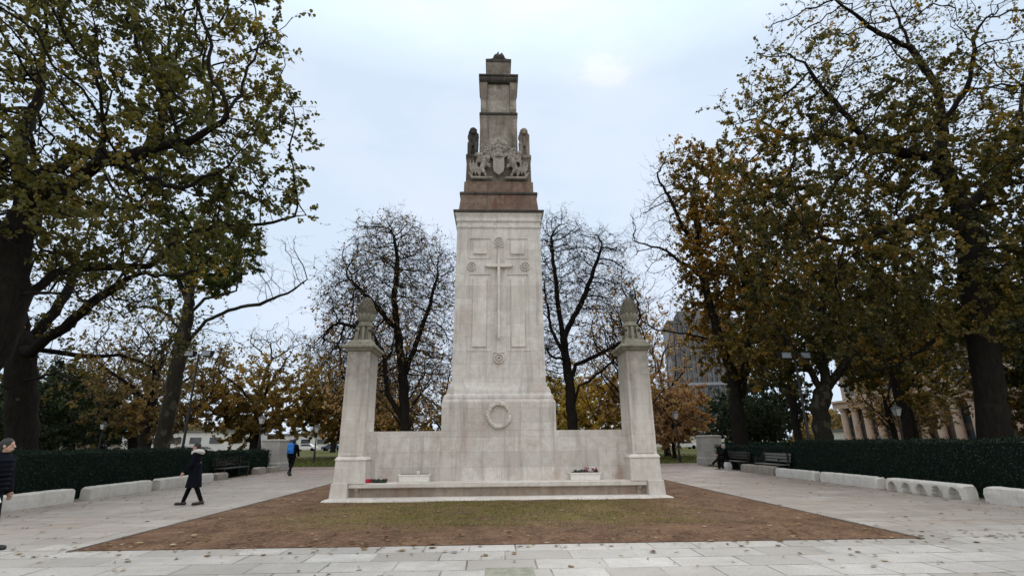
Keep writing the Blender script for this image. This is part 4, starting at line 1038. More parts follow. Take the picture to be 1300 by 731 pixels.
def twigs(P, par, src, L, r0, rs, per, spread=.9, droop=0.0, levels=1):
    """fine 3-sided twigs, 3 segments each; returns mesh arrays and points along them"""
    src = np.repeat(src, per); n = len(src)
    d = P[src] - P[np.maximum(par[src], 0)]; d /= np.linalg.norm(d, axis=1)[:, None] + 1e-9
    d = d + rs.randn(n, 3) * spread; d /= np.linalg.norm(d, axis=1)[:, None]
    st = P[src] - (P[src] - P[np.maximum(par[src], 0)]) * rs.rand(n)[:, None]
    return _tw(st, d, L, r0, rs, droop, levels)
def _tw(st, d, L, r0, rs, droop, levels):
    n = len(st); Ls = (L * (.5 + rs.rand(n)))[:, None]
    pts = [st]; dd = d
    for k in range(3):
        dd = dd + rs.randn(n, 3) * .28 + np.array([0, 0, -droop]); dd /= np.linalg.norm(dd, axis=1)[:, None]
        pts.append(pts[-1] + dd * Ls / 3)
    Q = np.stack(pts, 1)
    a = np.cross(d, [0.31, .2, .92]); a /= np.linalg.norm(a, axis=1)[:, None] + 1e-9; b_ = np.cross(d, a)
    rad = np.array([1, .8, .6, .35]) * r0
    ang = np.arange(3) * 2 * PI / 3
    V = Q[:, :, None, :] + (a[:, None, None, :] * np.cos(ang)[None, None, :, None] + b_[:, None, None, :] * np.sin(ang)[None, None, :, None]) * rad[None, :, None, None]
    base = np.arange(n)[:, None, None] * 12; k = np.arange(3)[None, :, None]; j = np.arange(3)[None, None, :]
    i0 = base + k * 3 + j; i1 = base + k * 3 + (j + 1) % 3
    F = np.stack([i0, i1, i1 + 3, i0 + 3], -1).reshape(-1, 4); V = V.reshape(-1, 3)
    tipd = dd; allp = Q
    if levels > 1:
        m = n * 2; ii = np.repeat(np.arange(n), 2); kk = rs.randint(1, 4, m)
        s2 = Q[ii, kk]; d2 = tipd[ii] + rs.randn(m, 3) * .8; d2 /= np.linalg.norm(d2, axis=1)[:, None]
        V2, F2, Q2 = _tw(s2, d2, L * .6, r0 * .75, rs, droop, levels - 1)
        F = np.concatenate([F, F2 + len(V)]); V = np.concatenate([V, V2]); allp = np.concatenate([Q, Q2])
    return V, F, allp

def make_tree(name, base, lines, crown, label, cat='tree', group=None, seed=1, n_attr=1500, D=.45, di=3.2, dk=.8, iters=90, base_r=.5, tip_r=.014,
              leaf='leaf_olive', n_leaf=15000, leaf_size=.16, twig_L=.8, twig_per=2, twig_r=.007, levels=1, barkm='bark', leaf_fn=None, thresh=.03, droop=.0, trop=(0, 0, .05), clump=.45, jitter=.25, fallen=None, leafdroop=.3):
    rs = np.random.RandomState(seed + 100)
    bx, by = base
    t = root(name, (bx, by, 0), label, cat, group)
    P, par = grow(lines, crown, n_attr, D, di, dk, iters, seed, trop, jitter)
    off = np.array([bx, by, 0]); P = P - off
    r, tips = tree_geo(P, par, base_r, tip_r)
    V, F = tubes(P, par, r, rmin=thresh, seed=seed, flare=.10)
    mkobj('trunk', np_mesh('trunk', V, F, 4, True), M[barkm], t)
    V, F = tubes(P, par, r, rmax=thresh, seed=seed + 1)
    thin = np.where(r < thresh * 1.3)[0]; thin = thin[thin > 0]
    V2, F2, Q = twigs(P, par, thin, twig_L, twig_r, rs, twig_per, droop=droop, levels=levels)
    F2 = F2 + len(V); Vt = np.concatenate([V, V2]); Ft = np.concatenate([F, F2])
    T = np.zeros(len(Vt)); mi = np.zeros(len(Ft), int)
    if n_leaf:
        # clumped foliage: each twig carries its own density and tint
        nt = len(Q); den = np.clip(rs.rand(nt) * 1.2 + .15, 0, 1) 
        c = Q[:, 2] + off
        wave = .5 + .5 * np.sin(c[:, 0] * 1.25 + 1.3 * seed + 1.1 * np.sin(c[:, 2] * .9)) * np.cos(c[:, 2] * 1.4 + c[:, 1] * .9 + seed)
        den = den * (1 - clump + clump * wave * 1.6)
        if leaf_fn is not None: den = den * np.clip(leaf_fn(c), 0, 1)
        den = np.clip(den, 0, None) ** 2.3; 
        if den.sum() > 0:
            full = n_leaf
            pick = rs.choice(nt, full, p=den / den.sum())
            u = rs.rand(full) ** .6; k = np.minimum((u * 3).astype(int), 2); f_ = (u * 3 - k)[:, None]
            pp = Q[pick, k] * (1 - f_) + Q[pick, k + 1] * f_ + rs.randn(full, 3) * leaf_size * .35
            tint_tw = np.clip(.28 + .5 * (.5 + .5 * np.sin(c[:, 0] * .8 + c[:, 1] * .6 + seed) * np.cos(c[:, 2] * .7)) + rs.randn(nt) * .14, 0, 1)
            Vl, Fl, Tl = leaf_cards(pp, leaf_size, rs, leafdroop, tint_tw[pick])
            Ft = np.concatenate([Ft, Fl + len(Vt)]); Vt = np.concatenate([Vt, Vl]); T = np.concatenate([T, Tl]); mi = np.concatenate([mi, np.ones(len(Fl), int)])
    mkobj('crown', np_mesh('crown', Vt, Ft, 4, False, T, mi), [M[barkm], M[leaf]], t)
    return t
def copy_tree(t, loc, rz, sc, label, group=None, leaf=None):
    c = t.copy(); COL.objects.link(c); c.location = loc; c.rotation_euler = (0, 0, rz); c.scale = sc if hasattr(sc, '__len__') else (sc, sc, sc)
    c['label'] = label
    if group: c['group'] = group
    for ch in list(t.children):
        d = ch.copy()
        if leaf and ch.name.startswith('crown'):
            d.data = ch.data.copy(); d.data.materials[1] = M[leaf]
        COL.objects.link(d); d.parent = c
    return c
SC={
'T0':[[(-13.33, 13.0, 1.66), (-13.11, 13.0, 2.77), (-12.68, 13.0, 4.24), (-12.61, 13.0, 5.28), (-13.03, 13.0, 6.37), (-12.97, 13.0, 7.4), (-12.95, 13.0, 8.11)],[(-12.61, 13.0, 5.28), (-11.79, 12.68, 5.25), (-10.74, 12.35, 5.2), (-9.84, 12.02, 5.12), (-9.11, 11.7, 4.62), (-8.54, 11.38, 4.35), (-8.02, 11.05, 4.54), (-7.17, 10.72, 4.63)],[(-12.61, 13.0, 5.28), (-12.56, 13.4, 5.46), (-12.43, 13.8, 6.13), (-12.28, 14.2, 6.43), (-11.99, 14.6, 6.6), (-10.77, 15.0, 6.79), (-10.22, 15.4, 7.87), (-9.31, 15.8, 8.5), (-8.1, 16.0, 8.65), (-6.56, 16.0, 9.04)],[(-12.95, 13.0, 8.11), (-11.76, 12.52, 7.99), (-10.25, 12.05, 7.37), (-8.8, 11.58, 7.09)],[(-12.97, 13.0, 7.4), (-13.5, 13.55, 9.02), (-12.97, 14.1, 10.15), (-12.21, 14.65, 10.35), (-11.7, 15.2, 10.99), (-11.96, 15.75, 12.61), (-11.92, 16.0, 14.14), (-12.51, 16.0, 16.27)],[(-11.41, 13.0, 9.43), (-9.61, 12.38, 8.51), (-8.07, 11.75, 7.73), (-6.63, 11.12, 8.05), (-5.7, 10.5, 8.74)],[(-12.95, 13.0, 8.11), (-14.46, 13.7, 10.02), (-15.0, 14.4, 12.5), (-16.13, 15.1, 15.69)],[(-10.02, 13.0, 9.63), (-8.44, 12.22, 9.4), (-7.03, 11.45, 9.62)],],
'T1':[[(-16.5, 19.0, 1.04), (-16.96, 19.0, 2.77), (-17.62, 19.0, 5.04), (-17.7, 19.0, 5.78), (-18.21, 19.0, 7.16), (-18.11, 19.0, 8.43)],[(-17.58, 19.0, 4.89), (-16.96, 18.68, 4.77), (-15.67, 18.35, 5.66), (-14.41, 18.02, 6.66), (-13.14, 17.7, 7.37)],[(-17.54, 19.0, 4.74), (-17.53, 19.4, 5.02), (-16.01, 19.8, 4.84), (-14.85, 20.2, 4.9), (-13.89, 20.6, 4.52)],[(-17.27, 19.0, 3.74), (-16.48, 18.52, 3.82), (-15.24, 18.05, 3.98), (-14.22, 17.58, 3.57)],[(-17.68, 19.0, 5.48), (-17.85, 19.55, 5.29), (-17.67, 20.1, 6.66), (-17.81, 20.65, 7.99), (-18.29, 21.2, 9.6)],[(-17.24, 19.0, 3.6), (-17.08, 18.38, 3.48), (-17.37, 17.75, 3.73)],],
'T2':[[(-18.55, 30.0, 0.47), (-18.63, 30.0, 1.29), (-18.6, 30.0, 2.99), (-18.61, 30.0, 5.19), (-18.53, 30.0, 7.5), (-18.55, 30.0, 8.94), (-18.58, 30.0, 10.42), (-18.83, 30.0, 12.45), (-18.71, 30.0, 14.57)],[(-18.51, 30.0, 7.41), (-17.83, 29.68, 7.67), (-17.0, 29.35, 8.4), (-15.67, 29.02, 9.03), (-13.76, 28.7, 9.32), (-12.12, 28.38, 9.85), (-10.96, 28.05, 10.56)],[(-18.47, 30.0, 7.98), (-19.09, 30.4, 8.06), (-20.13, 30.8, 9.14), (-21.95, 31.2, 9.84), (-23.8, 31.6, 9.33)],[(-18.55, 30.0, 8.94), (-17.42, 29.52, 9.79), (-15.39, 29.05, 10.14)],[(-18.59, 30.0, 9.67), (-19.96, 30.55, 11.6), (-21.6, 31.1, 13.38)],],
'T7':[[(-5.77, 34.0, 0.17), (-5.89, 34.0, 2.58), (-6.21, 34.0, 5.61), (-6.76, 34.0, 8.81), (-7.16, 34.0, 11.04), (-7.05, 34.0, 13.95), (-7.44, 34.0, 15.77)],[(-6.21, 34.0, 5.61), (-5.35, 33.67, 8.2), (-4.6, 33.35, 10.31), (-4.1, 33.02, 12.46)],[(-6.76, 34.0, 8.81), (-8.89, 34.4, 11.15), (-10.8, 34.8, 13.03)],[(-5.89, 34.0, 2.58), (-7.09, 33.52, 4.55), (-7.4, 33.05, 7.04), (-8.27, 32.58, 8.51), (-10.2, 32.1, 8.93)],],
'T8':[[(4.9, 34.0, 0.07), (4.96, 34.0, 2.5), (4.82, 34.0, 5.56), (4.55, 34.0, 8.25), (4.27, 34.0, 11.05), (4.03, 34.0, 13.99), (3.98, 34.0, 15.83)],[(5.0, 34.0, 3.5), (5.44, 33.67, 5.0), (6.07, 33.35, 5.28), (7.82, 33.02, 6.73), (9.32, 32.7, 7.45)],[(4.8, 34.0, 5.04), (5.41, 34.4, 6.52), (7.11, 34.8, 7.28), (8.87, 35.2, 8.19), (10.64, 35.6, 10.31)],[(4.55, 34.0, 8.25), (5.97, 33.52, 10.92), (6.82, 33.05, 13.07), (7.37, 32.58, 14.65)],[(4.87, 34.0, 6.62), (3.82, 34.55, 8.91), (3.51, 35.1, 11.95)],],
'T11':[[(13.86, 30.0, 0.07), (14.06, 30.0, 1.44), (14.07, 30.0, 3.21), (14.16, 30.0, 5.52), (13.62, 30.0, 6.95), (13.38, 30.0, 8.93), (13.05, 30.0, 11.5), (13.01, 30.0, 14.2), (13.07, 30.0, 17.03)],[(13.62, 30.0, 6.95), (12.81, 29.68, 7.38), (11.27, 29.35, 7.6), (9.43, 29.02, 7.82), (8.57, 28.7, 8.23), (7.81, 28.38, 9.24)],[(13.05, 30.0, 11.5), (11.74, 30.4, 12.65), (11.13, 30.8, 13.51), (10.4, 31.2, 14.0), (9.69, 31.6, 14.39), (9.33, 32.0, 14.67)],[(13.03, 30.0, 13.1), (11.99, 29.52, 14.54), (11.11, 29.05, 16.53), (10.3, 28.58, 17.68)],[(14.07, 30.0, 3.21), (15.37, 30.55, 6.07), (16.2, 31.1, 9.2), (16.59, 31.65, 13.75), (16.91, 32.2, 18.19)],[(15.62, 30.0, 8.93), (17.5, 29.38, 11.82), (18.31, 28.75, 14.24)],[(14.27, 30.0, 4.58), (16.44, 30.7, 7.07), (18.97, 31.4, 9.27)],],
'T12':[[(14.86, 24.0, 0.05), (15.09, 24.0, 1.25), (15.28, 24.0, 2.85), (15.79, 24.0, 4.33), (15.85, 24.0, 6.25), (16.43, 24.0, 8.27)],[(15.46, 24.0, 3.58), (16.77, 23.68, 5.03), (18.04, 23.35, 5.74)],[(15.49, 24.0, 3.77), (14.97, 24.4, 5.54), (14.4, 24.8, 6.82)],],
'T13':[[(17.51, 18.0, 0.36), (17.45, 18.0, 1.41), (17.89, 18.0, 3.61), (18.12, 18.0, 5.97), (18.41, 18.0, 7.87), (18.82, 18.0, 9.54), (18.71, 18.0, 10.93), (18.43, 18.0, 12.38), (19.1, 18.0, 14.68), (19.28, 18.0, 16.29), (18.55, 18.0, 18.39), (18.26, 18.0, 21.08)],[(18.72, 18.0, 9.2), (17.39, 17.68, 10.13), (15.01, 17.35, 9.23), (13.08, 17.02, 8.44), (11.71, 16.7, 8.61), (9.89, 16.38, 7.57)],[(18.15, 18.0, 6.28), (16.72, 18.4, 5.15), (15.28, 18.8, 4.25), (14.61, 19.2, 4.07)],[(18.59, 18.0, 12.75), (16.59, 17.52, 12.62), (14.89, 17.05, 12.48), (13.35, 16.58, 14.3), (12.05, 16.1, 15.75)],[(18.75, 18.0, 10.23), (21.05, 18.55, 11.97), (23.37, 19.1, 14.28), (25.53, 19.65, 18.17)],[(18.93, 18.0, 14.28), (19.99, 17.38, 15.8), (20.41, 16.75, 18.11)],[(15.73, 18.0, 13.09), (14.4, 18.7, 14.3), (13.4, 19.4, 14.35), (12.21, 20.1, 16.07), (11.4, 20.8, 16.11)],[(18.55, 18.0, 18.39), (16.36, 17.23, 18.47), (14.27, 16.45, 19.33)],],
}

GN = 'big park trees close to the paths'
T0 = time.time()
def tt(n): print('TIME', n, round(time.time() - T0, 1))
# left giant leaning over the path
make_tree('plane_tree', (-13.4, 13.0), [[(-13.45, 13.0, -.2)] + SC['T0'][0]] + SC['T0'][1:],
    [(-12.5, 13.5, 11.5, 6.2, 4.5, 5.6), (-9.0, 13, 9.2, 3.4, 3.2, 3.2), (-9.4, 13, 13.5, 3.2, 3.2, 3.6), (-17, 13.5, 10, 4, 4, 4.5, .6), (-12, 12.5, 7.3, 4.5, 3.2, 1.6)],
    'huge dark leafy tree overhanging the left path with a long horizontal limb', group=GN, seed=3, n_attr=3400, D=.36, di=2.4, dk=.56, base_r=.40, clump=.7, n_leaf=54000, leaf_size=.098, twig_per=1, twig_L=.65, leaf='leaf_olive', levels=2, twig_r=.006,
    leaf_fn=lambda c: np.where((c[:, 2] < 6.0), .25, 1.0))
tt('T0')
make_tree('plane_tree', (-16.5, 19.0), [[(-16.45, 19.0, -.2)] + SC['T1'][0]] + SC['T1'][1:],
    [(-17, 19.5, 8.8, 5.2, 3.5, 3.2), (-13.8, 19, 6.0, 2.8, 2.5, 2.4), (-20, 19.5, 6.5, 3, 3, 3)],
    'thick dark trunk at the far left with bare spreading limbs', group=GN, seed=5, n_attr=1300, D=.38, di=2.8, dk=.75, base_r=.46, n_leaf=9000, leaf_size=.09, leaf='leaf_mixed', levels=2, twig_per=1, twig_L=.7, twig_r=.008)
make_tree('plane_tree', (-18.6, 30.0), [[(-18.5, 30.0, -.2)] + SC['T2'][0]] + SC['T2'][1:],
    [(-17.6, 30, 13.2, 3.2, 3, 2.6, 2.2), (-13, 28.5, 11.6, 2.8, 2, 2.0), (-21.5, 31, 12.5, 3, 2.5, 3)],
    'mottled trunk leaning behind the twin floodlights, tufts of green leaves on top', group=GN, seed=8, n_attr=1300, D=.42, di=3, dk=.8, base_r=.40, n_leaf=24000, leaf_size=.13, leaf='leaf_green', barkm='bark_plane', levels=2, twig_per=1, twig_L=.8, twig_r=.008,
    leaf_fn=lambda c: np.where((c[:, 0] > -15.4), .03, 1.0) * np.where(c[:, 0] < -20.5, .25, 1))
tt('T2')
GB = 'bare trees behind the memorial'
make_tree('bare_tree', (-5.9, 34), [[(-5.75, 34, -.2)] + SC['T7'][0]] + SC['T7'][1:],
    [(-7.6, 34, 12.6, 3.6, 3.3, 4.8, 1.2), (-9.9, 34, 11, 2.6, 2.6, 3.4), (-5.0, 34, 12.2, 2.6, 2.6, 3.8), (-8.4, 34.5, 7.5, 4.6, 3, 3.0, .8), (-4.3, 34, 8.5, 1.8, 2.6, 4, .8)],
    'bare rounded tree full of fine twigs between the left pillar and the central shaft', group=GB, seed=12, n_attr=7500, D=.34, di=2.0, dk=.38, base_r=.36, tip_r=.015, jitter=.15, n_leaf=5000, leaf_size=.12, leaf='leaf_brown', levels=3, twig_per=1, twig_L=.8, twig_r=.011, barkm='bark')
make_tree('bare_tree', (4.9, 34), [[(4.9, 34, -.2)] + SC['T8'][0]] + SC['T8'][1:],
    [(4.6, 34, 13.2, 2.3, 2.6, 4.4, 1.3), (7.4, 34, 13.4, 2.3, 2.4, 3.2, 1.3), (6.6, 34, 9.6, 3.4, 2.6, 3.4), (8.9, 34, 11.0, 1.5, 2, 2.6, 1.2), (3.3, 34, 9.5, 1.5, 2.2, 5.0)],
    'bare upright tree with dark curving limbs just right of the central shaft', group=GB, seed=15, n_attr=6200, D=.34, di=2.1, dk=.39, base_r=.34, tip_r=.016, jitter=.15, n_leaf=500, leaf_size=.13, leaf='leaf_brown', levels=3, twig_per=1, twig_L=.8, twig_r=.011, trop=(0, 0, .18))
tt('T8')
make_tree('maple_tree', (13.9, 30), [[(13.85, 30, -.2)] + SC['T11'][0]] + SC['T11'][1:],
    [(14.3, 30, 15.0, 3.4, 3, 5.8, 1.3), (12.4, 30, 16.5, 2.2, 2.2, 4.6, .8), (15.4, 30.5, 8.6, 4.0, 3, 4.0, 1.4), (18.6, 31, 14, 3.6, 3, 5.5), (10.3, 30, 14.3, 2.2, 2, 2.8, 2.4), (11.5, 30, 18, 1.6, 2, 2.6, 2), (9.8, 30, 10.5, 2.4, 2, 2.2, .5)],
    'tall tree of amber and olive leaves right of the right pillar, its left edge bare', group=GN, seed=22, n_attr=4200, D=.40, di=2.6, dk=.58, base_r=.42, tip_r=.016, clump=.6, n_leaf=78000, leaf_size=.125, leaf='leaf_gold', levels=2, twig_per=1, twig_L=.75, twig_r=.008,
    leaf_fn=lambda c: np.clip((c[:, 0] - 10.9) / 1.6, .004, 1))
make_tree('plane_tree', (15.1, 24), [[(14.86, 24, -.2)] + SC['T12'][0]] + SC['T12'][1:],
    [(16.2, 24, 8.4, 3.8, 3, 3.2), (19.4, 24, 6.2, 3.6, 2.5, 3.0, 1.5), (13.8, 24.5, 6.2, 2.6, 2, 2.2, 1.2)],
    'shorter tree with pale ridged trunk standing behind the right hedge', group=GN, seed=25, n_attr=2200, D=.38, di=2.6, dk=.7, base_r=.40, n_leaf=38000, leaf_size=.11, leaf='leaf_mixed', levels=2, twig_per=1, twig_L=.7, barkm='bark_plane')
tt('T12')
make_tree('oak_tree', (17.5, 18), [[(17.6, 18, -.2)] + SC['T13'][0]] + SC['T13'][1:],
    [(18.5, 18, 12.5, 6.0, 4, 5.0, 1.2), (12.2, 17.5, 11.5, 4.0, 3.2, 3.6), (16.5, 18, 17.8, 4.6, 3.5, 3.6), (13.2, 17.5, 15.6, 3.6, 3, 2.6), (22.5, 18, 9.5, 4, 3.5, 4.6), (22, 18, 16, 4, 3.5, 5), (16, 17.5, 8.0, 4.5, 3, 2.0, 1.3), (19.5, 17.5, 6.5, 4.0, 3, 2.2, 1.4), (14.8, 18.5, 5.8, 3.2, 2.4, 1.6, 1.3)],
    'giant spreading tree with dark trunk and rusty olive leaves filling the right side', group=GN, seed=31, n_attr=5000, D=.38, di=2.5, dk=.58, base_r=.46, tip_r=.014, clump=.6, n_leaf=108000, leaf_size=.096, leaf='leaf_mixed', levels=2, twig_per=1, twig_L=.65,
    leaf_fn=lambda c: np.clip(1.15 - (c[:, 2] - 11) / 10, .35, 1))
tt('T13')
# off-frame neighbour on the right whose boughs reach in
# background trees
def std_lines(h, spread, seed, z0=2.2):
    r_ = random.Random(seed); L = [[(0, 0, -.2), (.05, 0, z0 * .5), (r_.uniform(-.2, .2), 0, z0), (r_.uniform(-.4, .4), r_.uniform(-.3, .3), h * .45), (r_.uniform(-.6, .6), r_.uniform(-.3, .3), h * .7)]]
    for k in range(6):
        a = k * 1.05 + r_.uniform(-.3, .3); z = z0 + k * h * .045; L.append([(0, 0, z), (math.cos(a) * spread * .35, math.sin(a) * spread * .35, z + h * .12), (math.cos(a) * spread * .65, math.sin(a) * spread * .65, z + h * .2)])
    return L
def bg_tree(name, x, y, h, w, label, seed, **kw):
    t = make_tree(name, (0, 0), std_lines(h, w, seed, kw.pop('z0', 2.2)), kw.pop('crown', None) or [(0, 0, h * .58, w, w, h * .40), (w * .3, 0, h * .38, w * .75, w * .7, h * .22), (-w * .35, 0, h * .42, w * .7, w * .7, h * .25)], label, group=kw.pop('group', 'trees further off in the park'), seed=seed, **kw)
    t.location = (x, y, 0); return t
kw = dict(n_attr=1300, D=.6, di=4, dk=1.0, base_r=.5, tip_r=.022, levels=2, twig_per=1, twig_L=1.1, twig_r=.013, barkm='bark_far')
amber = bg_tree('autumn_tree', -22.5, 50, 13.5, 6.2, 'round amber-leaved tree behind the walker with the blue backpack', 41, leaf='leaf_amber', n_leaf=30000, leaf_size=.18, leaf_fn=lambda c: np.clip(1.5 - c[:, 2] / 8.2, .06, 1), **kw)
brown = bg_tree('autumn_tree', -30, 46, 14.5, 6.5, 'half-bare brown tree left of the amber one, behind the floodlight post', 43, leaf='leaf_brown', n_leaf=14000, leaf_size=.165, leaf_fn=lambda c: np.clip(1.3 - c[:, 2] / 12, .15, 1), **kw)
dark = bg_tree('evergreen_tree', -40, 48, 8.5, 5.5, 'low dense dark green tree seen between the two left trunks', 47, leaf='leaf_dark', n_leaf=20000, leaf_size=.2, **kw)
tt('bg')
yel = bg_tree('shrub_tree', 9.4, 48, 8.0, 3.8, 'yellow-brown small tree seen over the wall right of the shaft', 51, leaf='leaf_yellow', n_leaf=9000, leaf_size=.2, z0=1.0, **{**kw, 'n_attr': 700, 'base_r': .18})
high = bg_tree('autumn_tree', 29, 36, 16.5, 5.2, 'olive tree with a high crown above the pinkish columns', 57, leaf='leaf_mixed', n_leaf=24000, leaf_size=.16, z0=5.5, crown=[(0, 0, 11.2, 5.4, 4.5, 4.6), (2.5, 0, 9.5, 3.5, 3, 2.6), (-3, 0, 9.8, 3.2, 3, 2.6)], **{**kw, 'base_r': .32})
bare = bg_tree('bare_tree', 9.95, 38, 12.5, 3.4, 'slender dark bare tree right behind the right stone pillar', 53, leaf='leaf_pink', n_leaf=1500, leaf_size=.16, **{**kw, 'base_r': .27, 'levels': 3, 'twig_r': .010, 'group': GB})
tt('bg2')
C = copy_tree; GF = 'trees further off in the park'
C(brown, (-37.5, 56, 0), 1.2, 1.0, 'brown thinning tree behind the low dark green one', GF)
C(brown, (-17.0, 62, 0), 2.2, 1.05, 'brown twiggy tree behind the amber tree crown', GF)
C(dark, (-49, 58, 0), .7, 1.15, 'dark green tree nearest the cream building at the far left', GF)
C(brown, (-56, 60, 0), 3.0, 1.0, 'brown tree at the far left edge behind the thick trunk', GF)
C(amber, (-16.0, 56, 0), 2.5, .85, 'smaller amber tree close to the left stone pillar', GF)
C(bare, (-11.5, 44, 0), 2.0, 1.25, 'bare twiggy tree immediately left of the left stone pillar', GB)
C(bare, (-8.6, 50, 0), 3.4, 1.15, 'bare tree seen over the wall close to the left pillar', GB)
C(brown, (-1.5, 62, 0), .5, .8, 'brown distant tree hidden mostly behind the central shaft', GF)
C(yel, (6.8, 60, 0), 2.0, 1.2, 'yellowish distant tree low behind the dark trunk right of the shaft', GF)
C(yel, (15.6, 46, 0), 1.0, .9, 'rusty pink and orange small tree right of the right lantern post', GF, leaf='leaf_pink')
C(yel, (18.8, 58, 0), 3.1, .85, 'amber small tree in front of the office tower', GF, leaf='leaf_amber')
C(bare, (17.0, 52, 0), 1.1, 1.1, 'thin bare tree in front of the office tower', GB)
C(bare, (12.2, 46, 0), 4.1, 1.35, 'taller bare tree behind the right pillar finial', GB)
C(high, (24.5, 42, 0), 2.0, .95, 'olive tree with a high crown right of the right lamp post', GF)
C(high, (38.5, 34, 0), 4.0, 1.0, 'olive tree with a high crown near the right edge, behind the giant trunk', GF)
C(high, (33.5, 41, 0), 5.0, .9, 'olive tree whose crown hides the upper storeys behind the columns', GF)
C(brown, (41, 50, 0), 1.0, (.8, .8, .8), 'half-bare brown tree right in front of the columns', GF)
C(dark, (26.0, 52, 0), 2.2, (.6, .6, .75), 'dark green tree behind the seated person on the right', GF)
C(bare, (35.0, 45, 0), 1.9, .9, 'thin bare tree in front of the pinkish columns', GF)
C(brown, (31.0, 28.5, 0), 4.2, .8, 'dark tree with low spreading boughs before the columns at the right', GF, leaf='leaf_rust')
C(dark, (33, 25, 0), 5.2, (.95, .95, 1.35), 'tall dark green tree behind the giant trunk on the right', GF)
C(brown, (44.5, 33, 0), 0.3, 1.0, 'olive tree at the right edge behind the giant tree', GF, leaf='leaf_rust')
C(dark, (30.5, 57, 0), 1.2, (.8, .8, 1.2), 'dark tree closing the gap right of the right lamp post', GF)
for i, (x, y, rz, sc, src, lf, lab) in enumerate([(-28, 92, 0, .9, brown, None, 'small brown tree by the far parked cars'), (-62, 85, 1, 1.1, dark, None, 'distant dark green tree left of the white building'), (-75, 90, 2, 1.1, brown, None, 'distant brown tree in front of the long white building'),
        (-20, 98, 3, 1.1, amber, None, 'distant amber tree right above the parked cars'), (-9, 95, 4, 1.2, brown, None, 'distant brown tree seen over the left part of the wall'), (4, 98, 5, 1.2, brown, None, 'distant brown tree hidden behind the shaft base'), (14, 90, 1, 1.2, brown, 'leaf_yellow', 'distant yellowing tree over the right part of the wall'),
        (24, 84, 2, 1.0, brown, 'leaf_amber', 'distant orange tree left of the office tower foot'), (34, 74, 3, 1.0, dark, None, 'distant dark tree right of the office tower foot'), (-95, 95, 3, 1.2, dark, None, 'farthest dark green tree at the left edge')]):
    C(src, (x, y, 0), rz, sc, lab, GF, lf)

# distant wood closing the view
rs = np.random.RandomState(77); n = 26000
a = rs.uniform(R_(-62), R_(62), n); rr_ = rs.uniform(150, 175, n)
hgt = 5 + 2.5 * np.sin(a * 23) + 2 * np.sin(a * 57 + 1) + 1.5 * np.sin(a * 131)
P = np.stack([np.sin(a) * rr_, np.cos(a) * rr_, (1 - rs.rand(n) ** 1.5) * hgt], 1)
V, F, T = leaf_cards(P, 1.1, rs)
tag(mkobj('distant_wood', np_mesh('distant_wood', V, F, 4, False, T), M['leaf_brown']), 'brown leafy wood closing the view at the horizon', 'wood', kind='stuff')

# fallen leaves
n = 14000
x = rs.uniform(-12.5, 12.5, n); y = 6.4 + 28 * rs.rand(n) ** 1.1
keep = ~((np.abs(x) < 4.9) & (y > 14.6) & (y < 18.9)) 
edge_d = np.minimum(np.abs(np.abs(x) - 12.2), np.abs(y - 8.75))
p = np.clip(.10 + .9 * np.exp(-edge_d / .5) + .25 * ((np.abs(x) < 6.5) & (y > 8.7)), 0, 1); keep &= rs.rand(n) < p
x, y = x[keep], y[keep]; P = np.stack([x, y, np.where((np.abs(x) < 6.6) & (y > 8.8) & (y < 21.5), .040, .012) + rs.rand(len(x)) * .01], 1)
V, F, T = leaf_cards(P, .07, rs, droop=0, jit=.6); 
zc = np.repeat(P[:, 2], 6); V[:, 2] = zc + (V[:, 2] - zc) * .12 + .004
n2 = 9000
P = np.stack([rs.uniform(-45, 60, n2), rs.uniform(36.6, 62, n2), np.full(n2, .03)], 1)
V2, F2, T2 = leaf_cards(P, .17, rs, droop=0); zc = np.repeat(P[:, 2], 6); V2[:, 2] = zc + (V2[:, 2] - zc) * .3
F2 = F2 + len(V)
tag(mkobj('fallen_leaves', np_mesh('fallen_leaves', np.concatenate([V, V2]), np.concatenate([F, F2]), 4, False, np.concatenate([T, T2])), M['litter']), 'brown fallen leaves scattered over paving, earth and grass', 'fallen leaves', kind='stuff')
# grass blades on the lawns nearest the paths
n = 26000
P = np.stack([rs.uniform(-40, 40, n), rs.uniform(36.5, 52, n), np.zeros(n)], 1); P = P[(np.abs(P[:, 0]) > 3)]
a = rs.rand(len(P)) * 6.28; w = np.stack([np.cos(a), np.sin(a), 0 * a], 1) * .035; up = np.stack([rs.randn(len(P)) * .03, rs.randn(len(P)) * .03, .06 + .06 * rs.rand(len(P))], 1)
V = np.stack([P - w, P + w, P + w * .2 + up, P - w * .2 + up], 1).reshape(-1, 3); F = np.arange(len(P) * 4).reshape(-1, 4)
M['grass'] = leafmat('lawn_grass', [(0, (.03, .04, .010)), (.6, (.085, .11, .025)), (1, (.16, .16, .05))], .3)
tag(mkobj('grass', np_mesh('grass', V, F, 4, False, np.repeat(rs.rand(len(P)), 4)), M['grass']), 'short grass of the park lawn beyond the cross path', 'grass', kind='stuff')
n = 11000
P = np.stack([rs.normal(-.1, 2.3, n), rs.uniform(10.2, 14.7, n), np.full(n, .035)], 1); P = P[(np.abs(P[:, 0]) < 5.6) & (rs.rand(n) < .35 + .65 * (np.sin(P[:, 0] * 1.7) * np.sin(P[:, 1] * 2.1) > -.2))]
a = rs.rand(len(P)) * 6.28; w = np.stack([np.cos(a), np.sin(a), 0 * a], 1) * .006; up = np.stack([rs.randn(len(P)) * .015, rs.randn(len(P)) * .015, .012 + .02 * rs.rand(len(P))], 1)
V = np.stack([P - w, P + w, P + w * .2 + up, P - w * .2 + up], 1).reshape(-1, 3); F = np.arange(len(P) * 4).reshape(-1, 4)
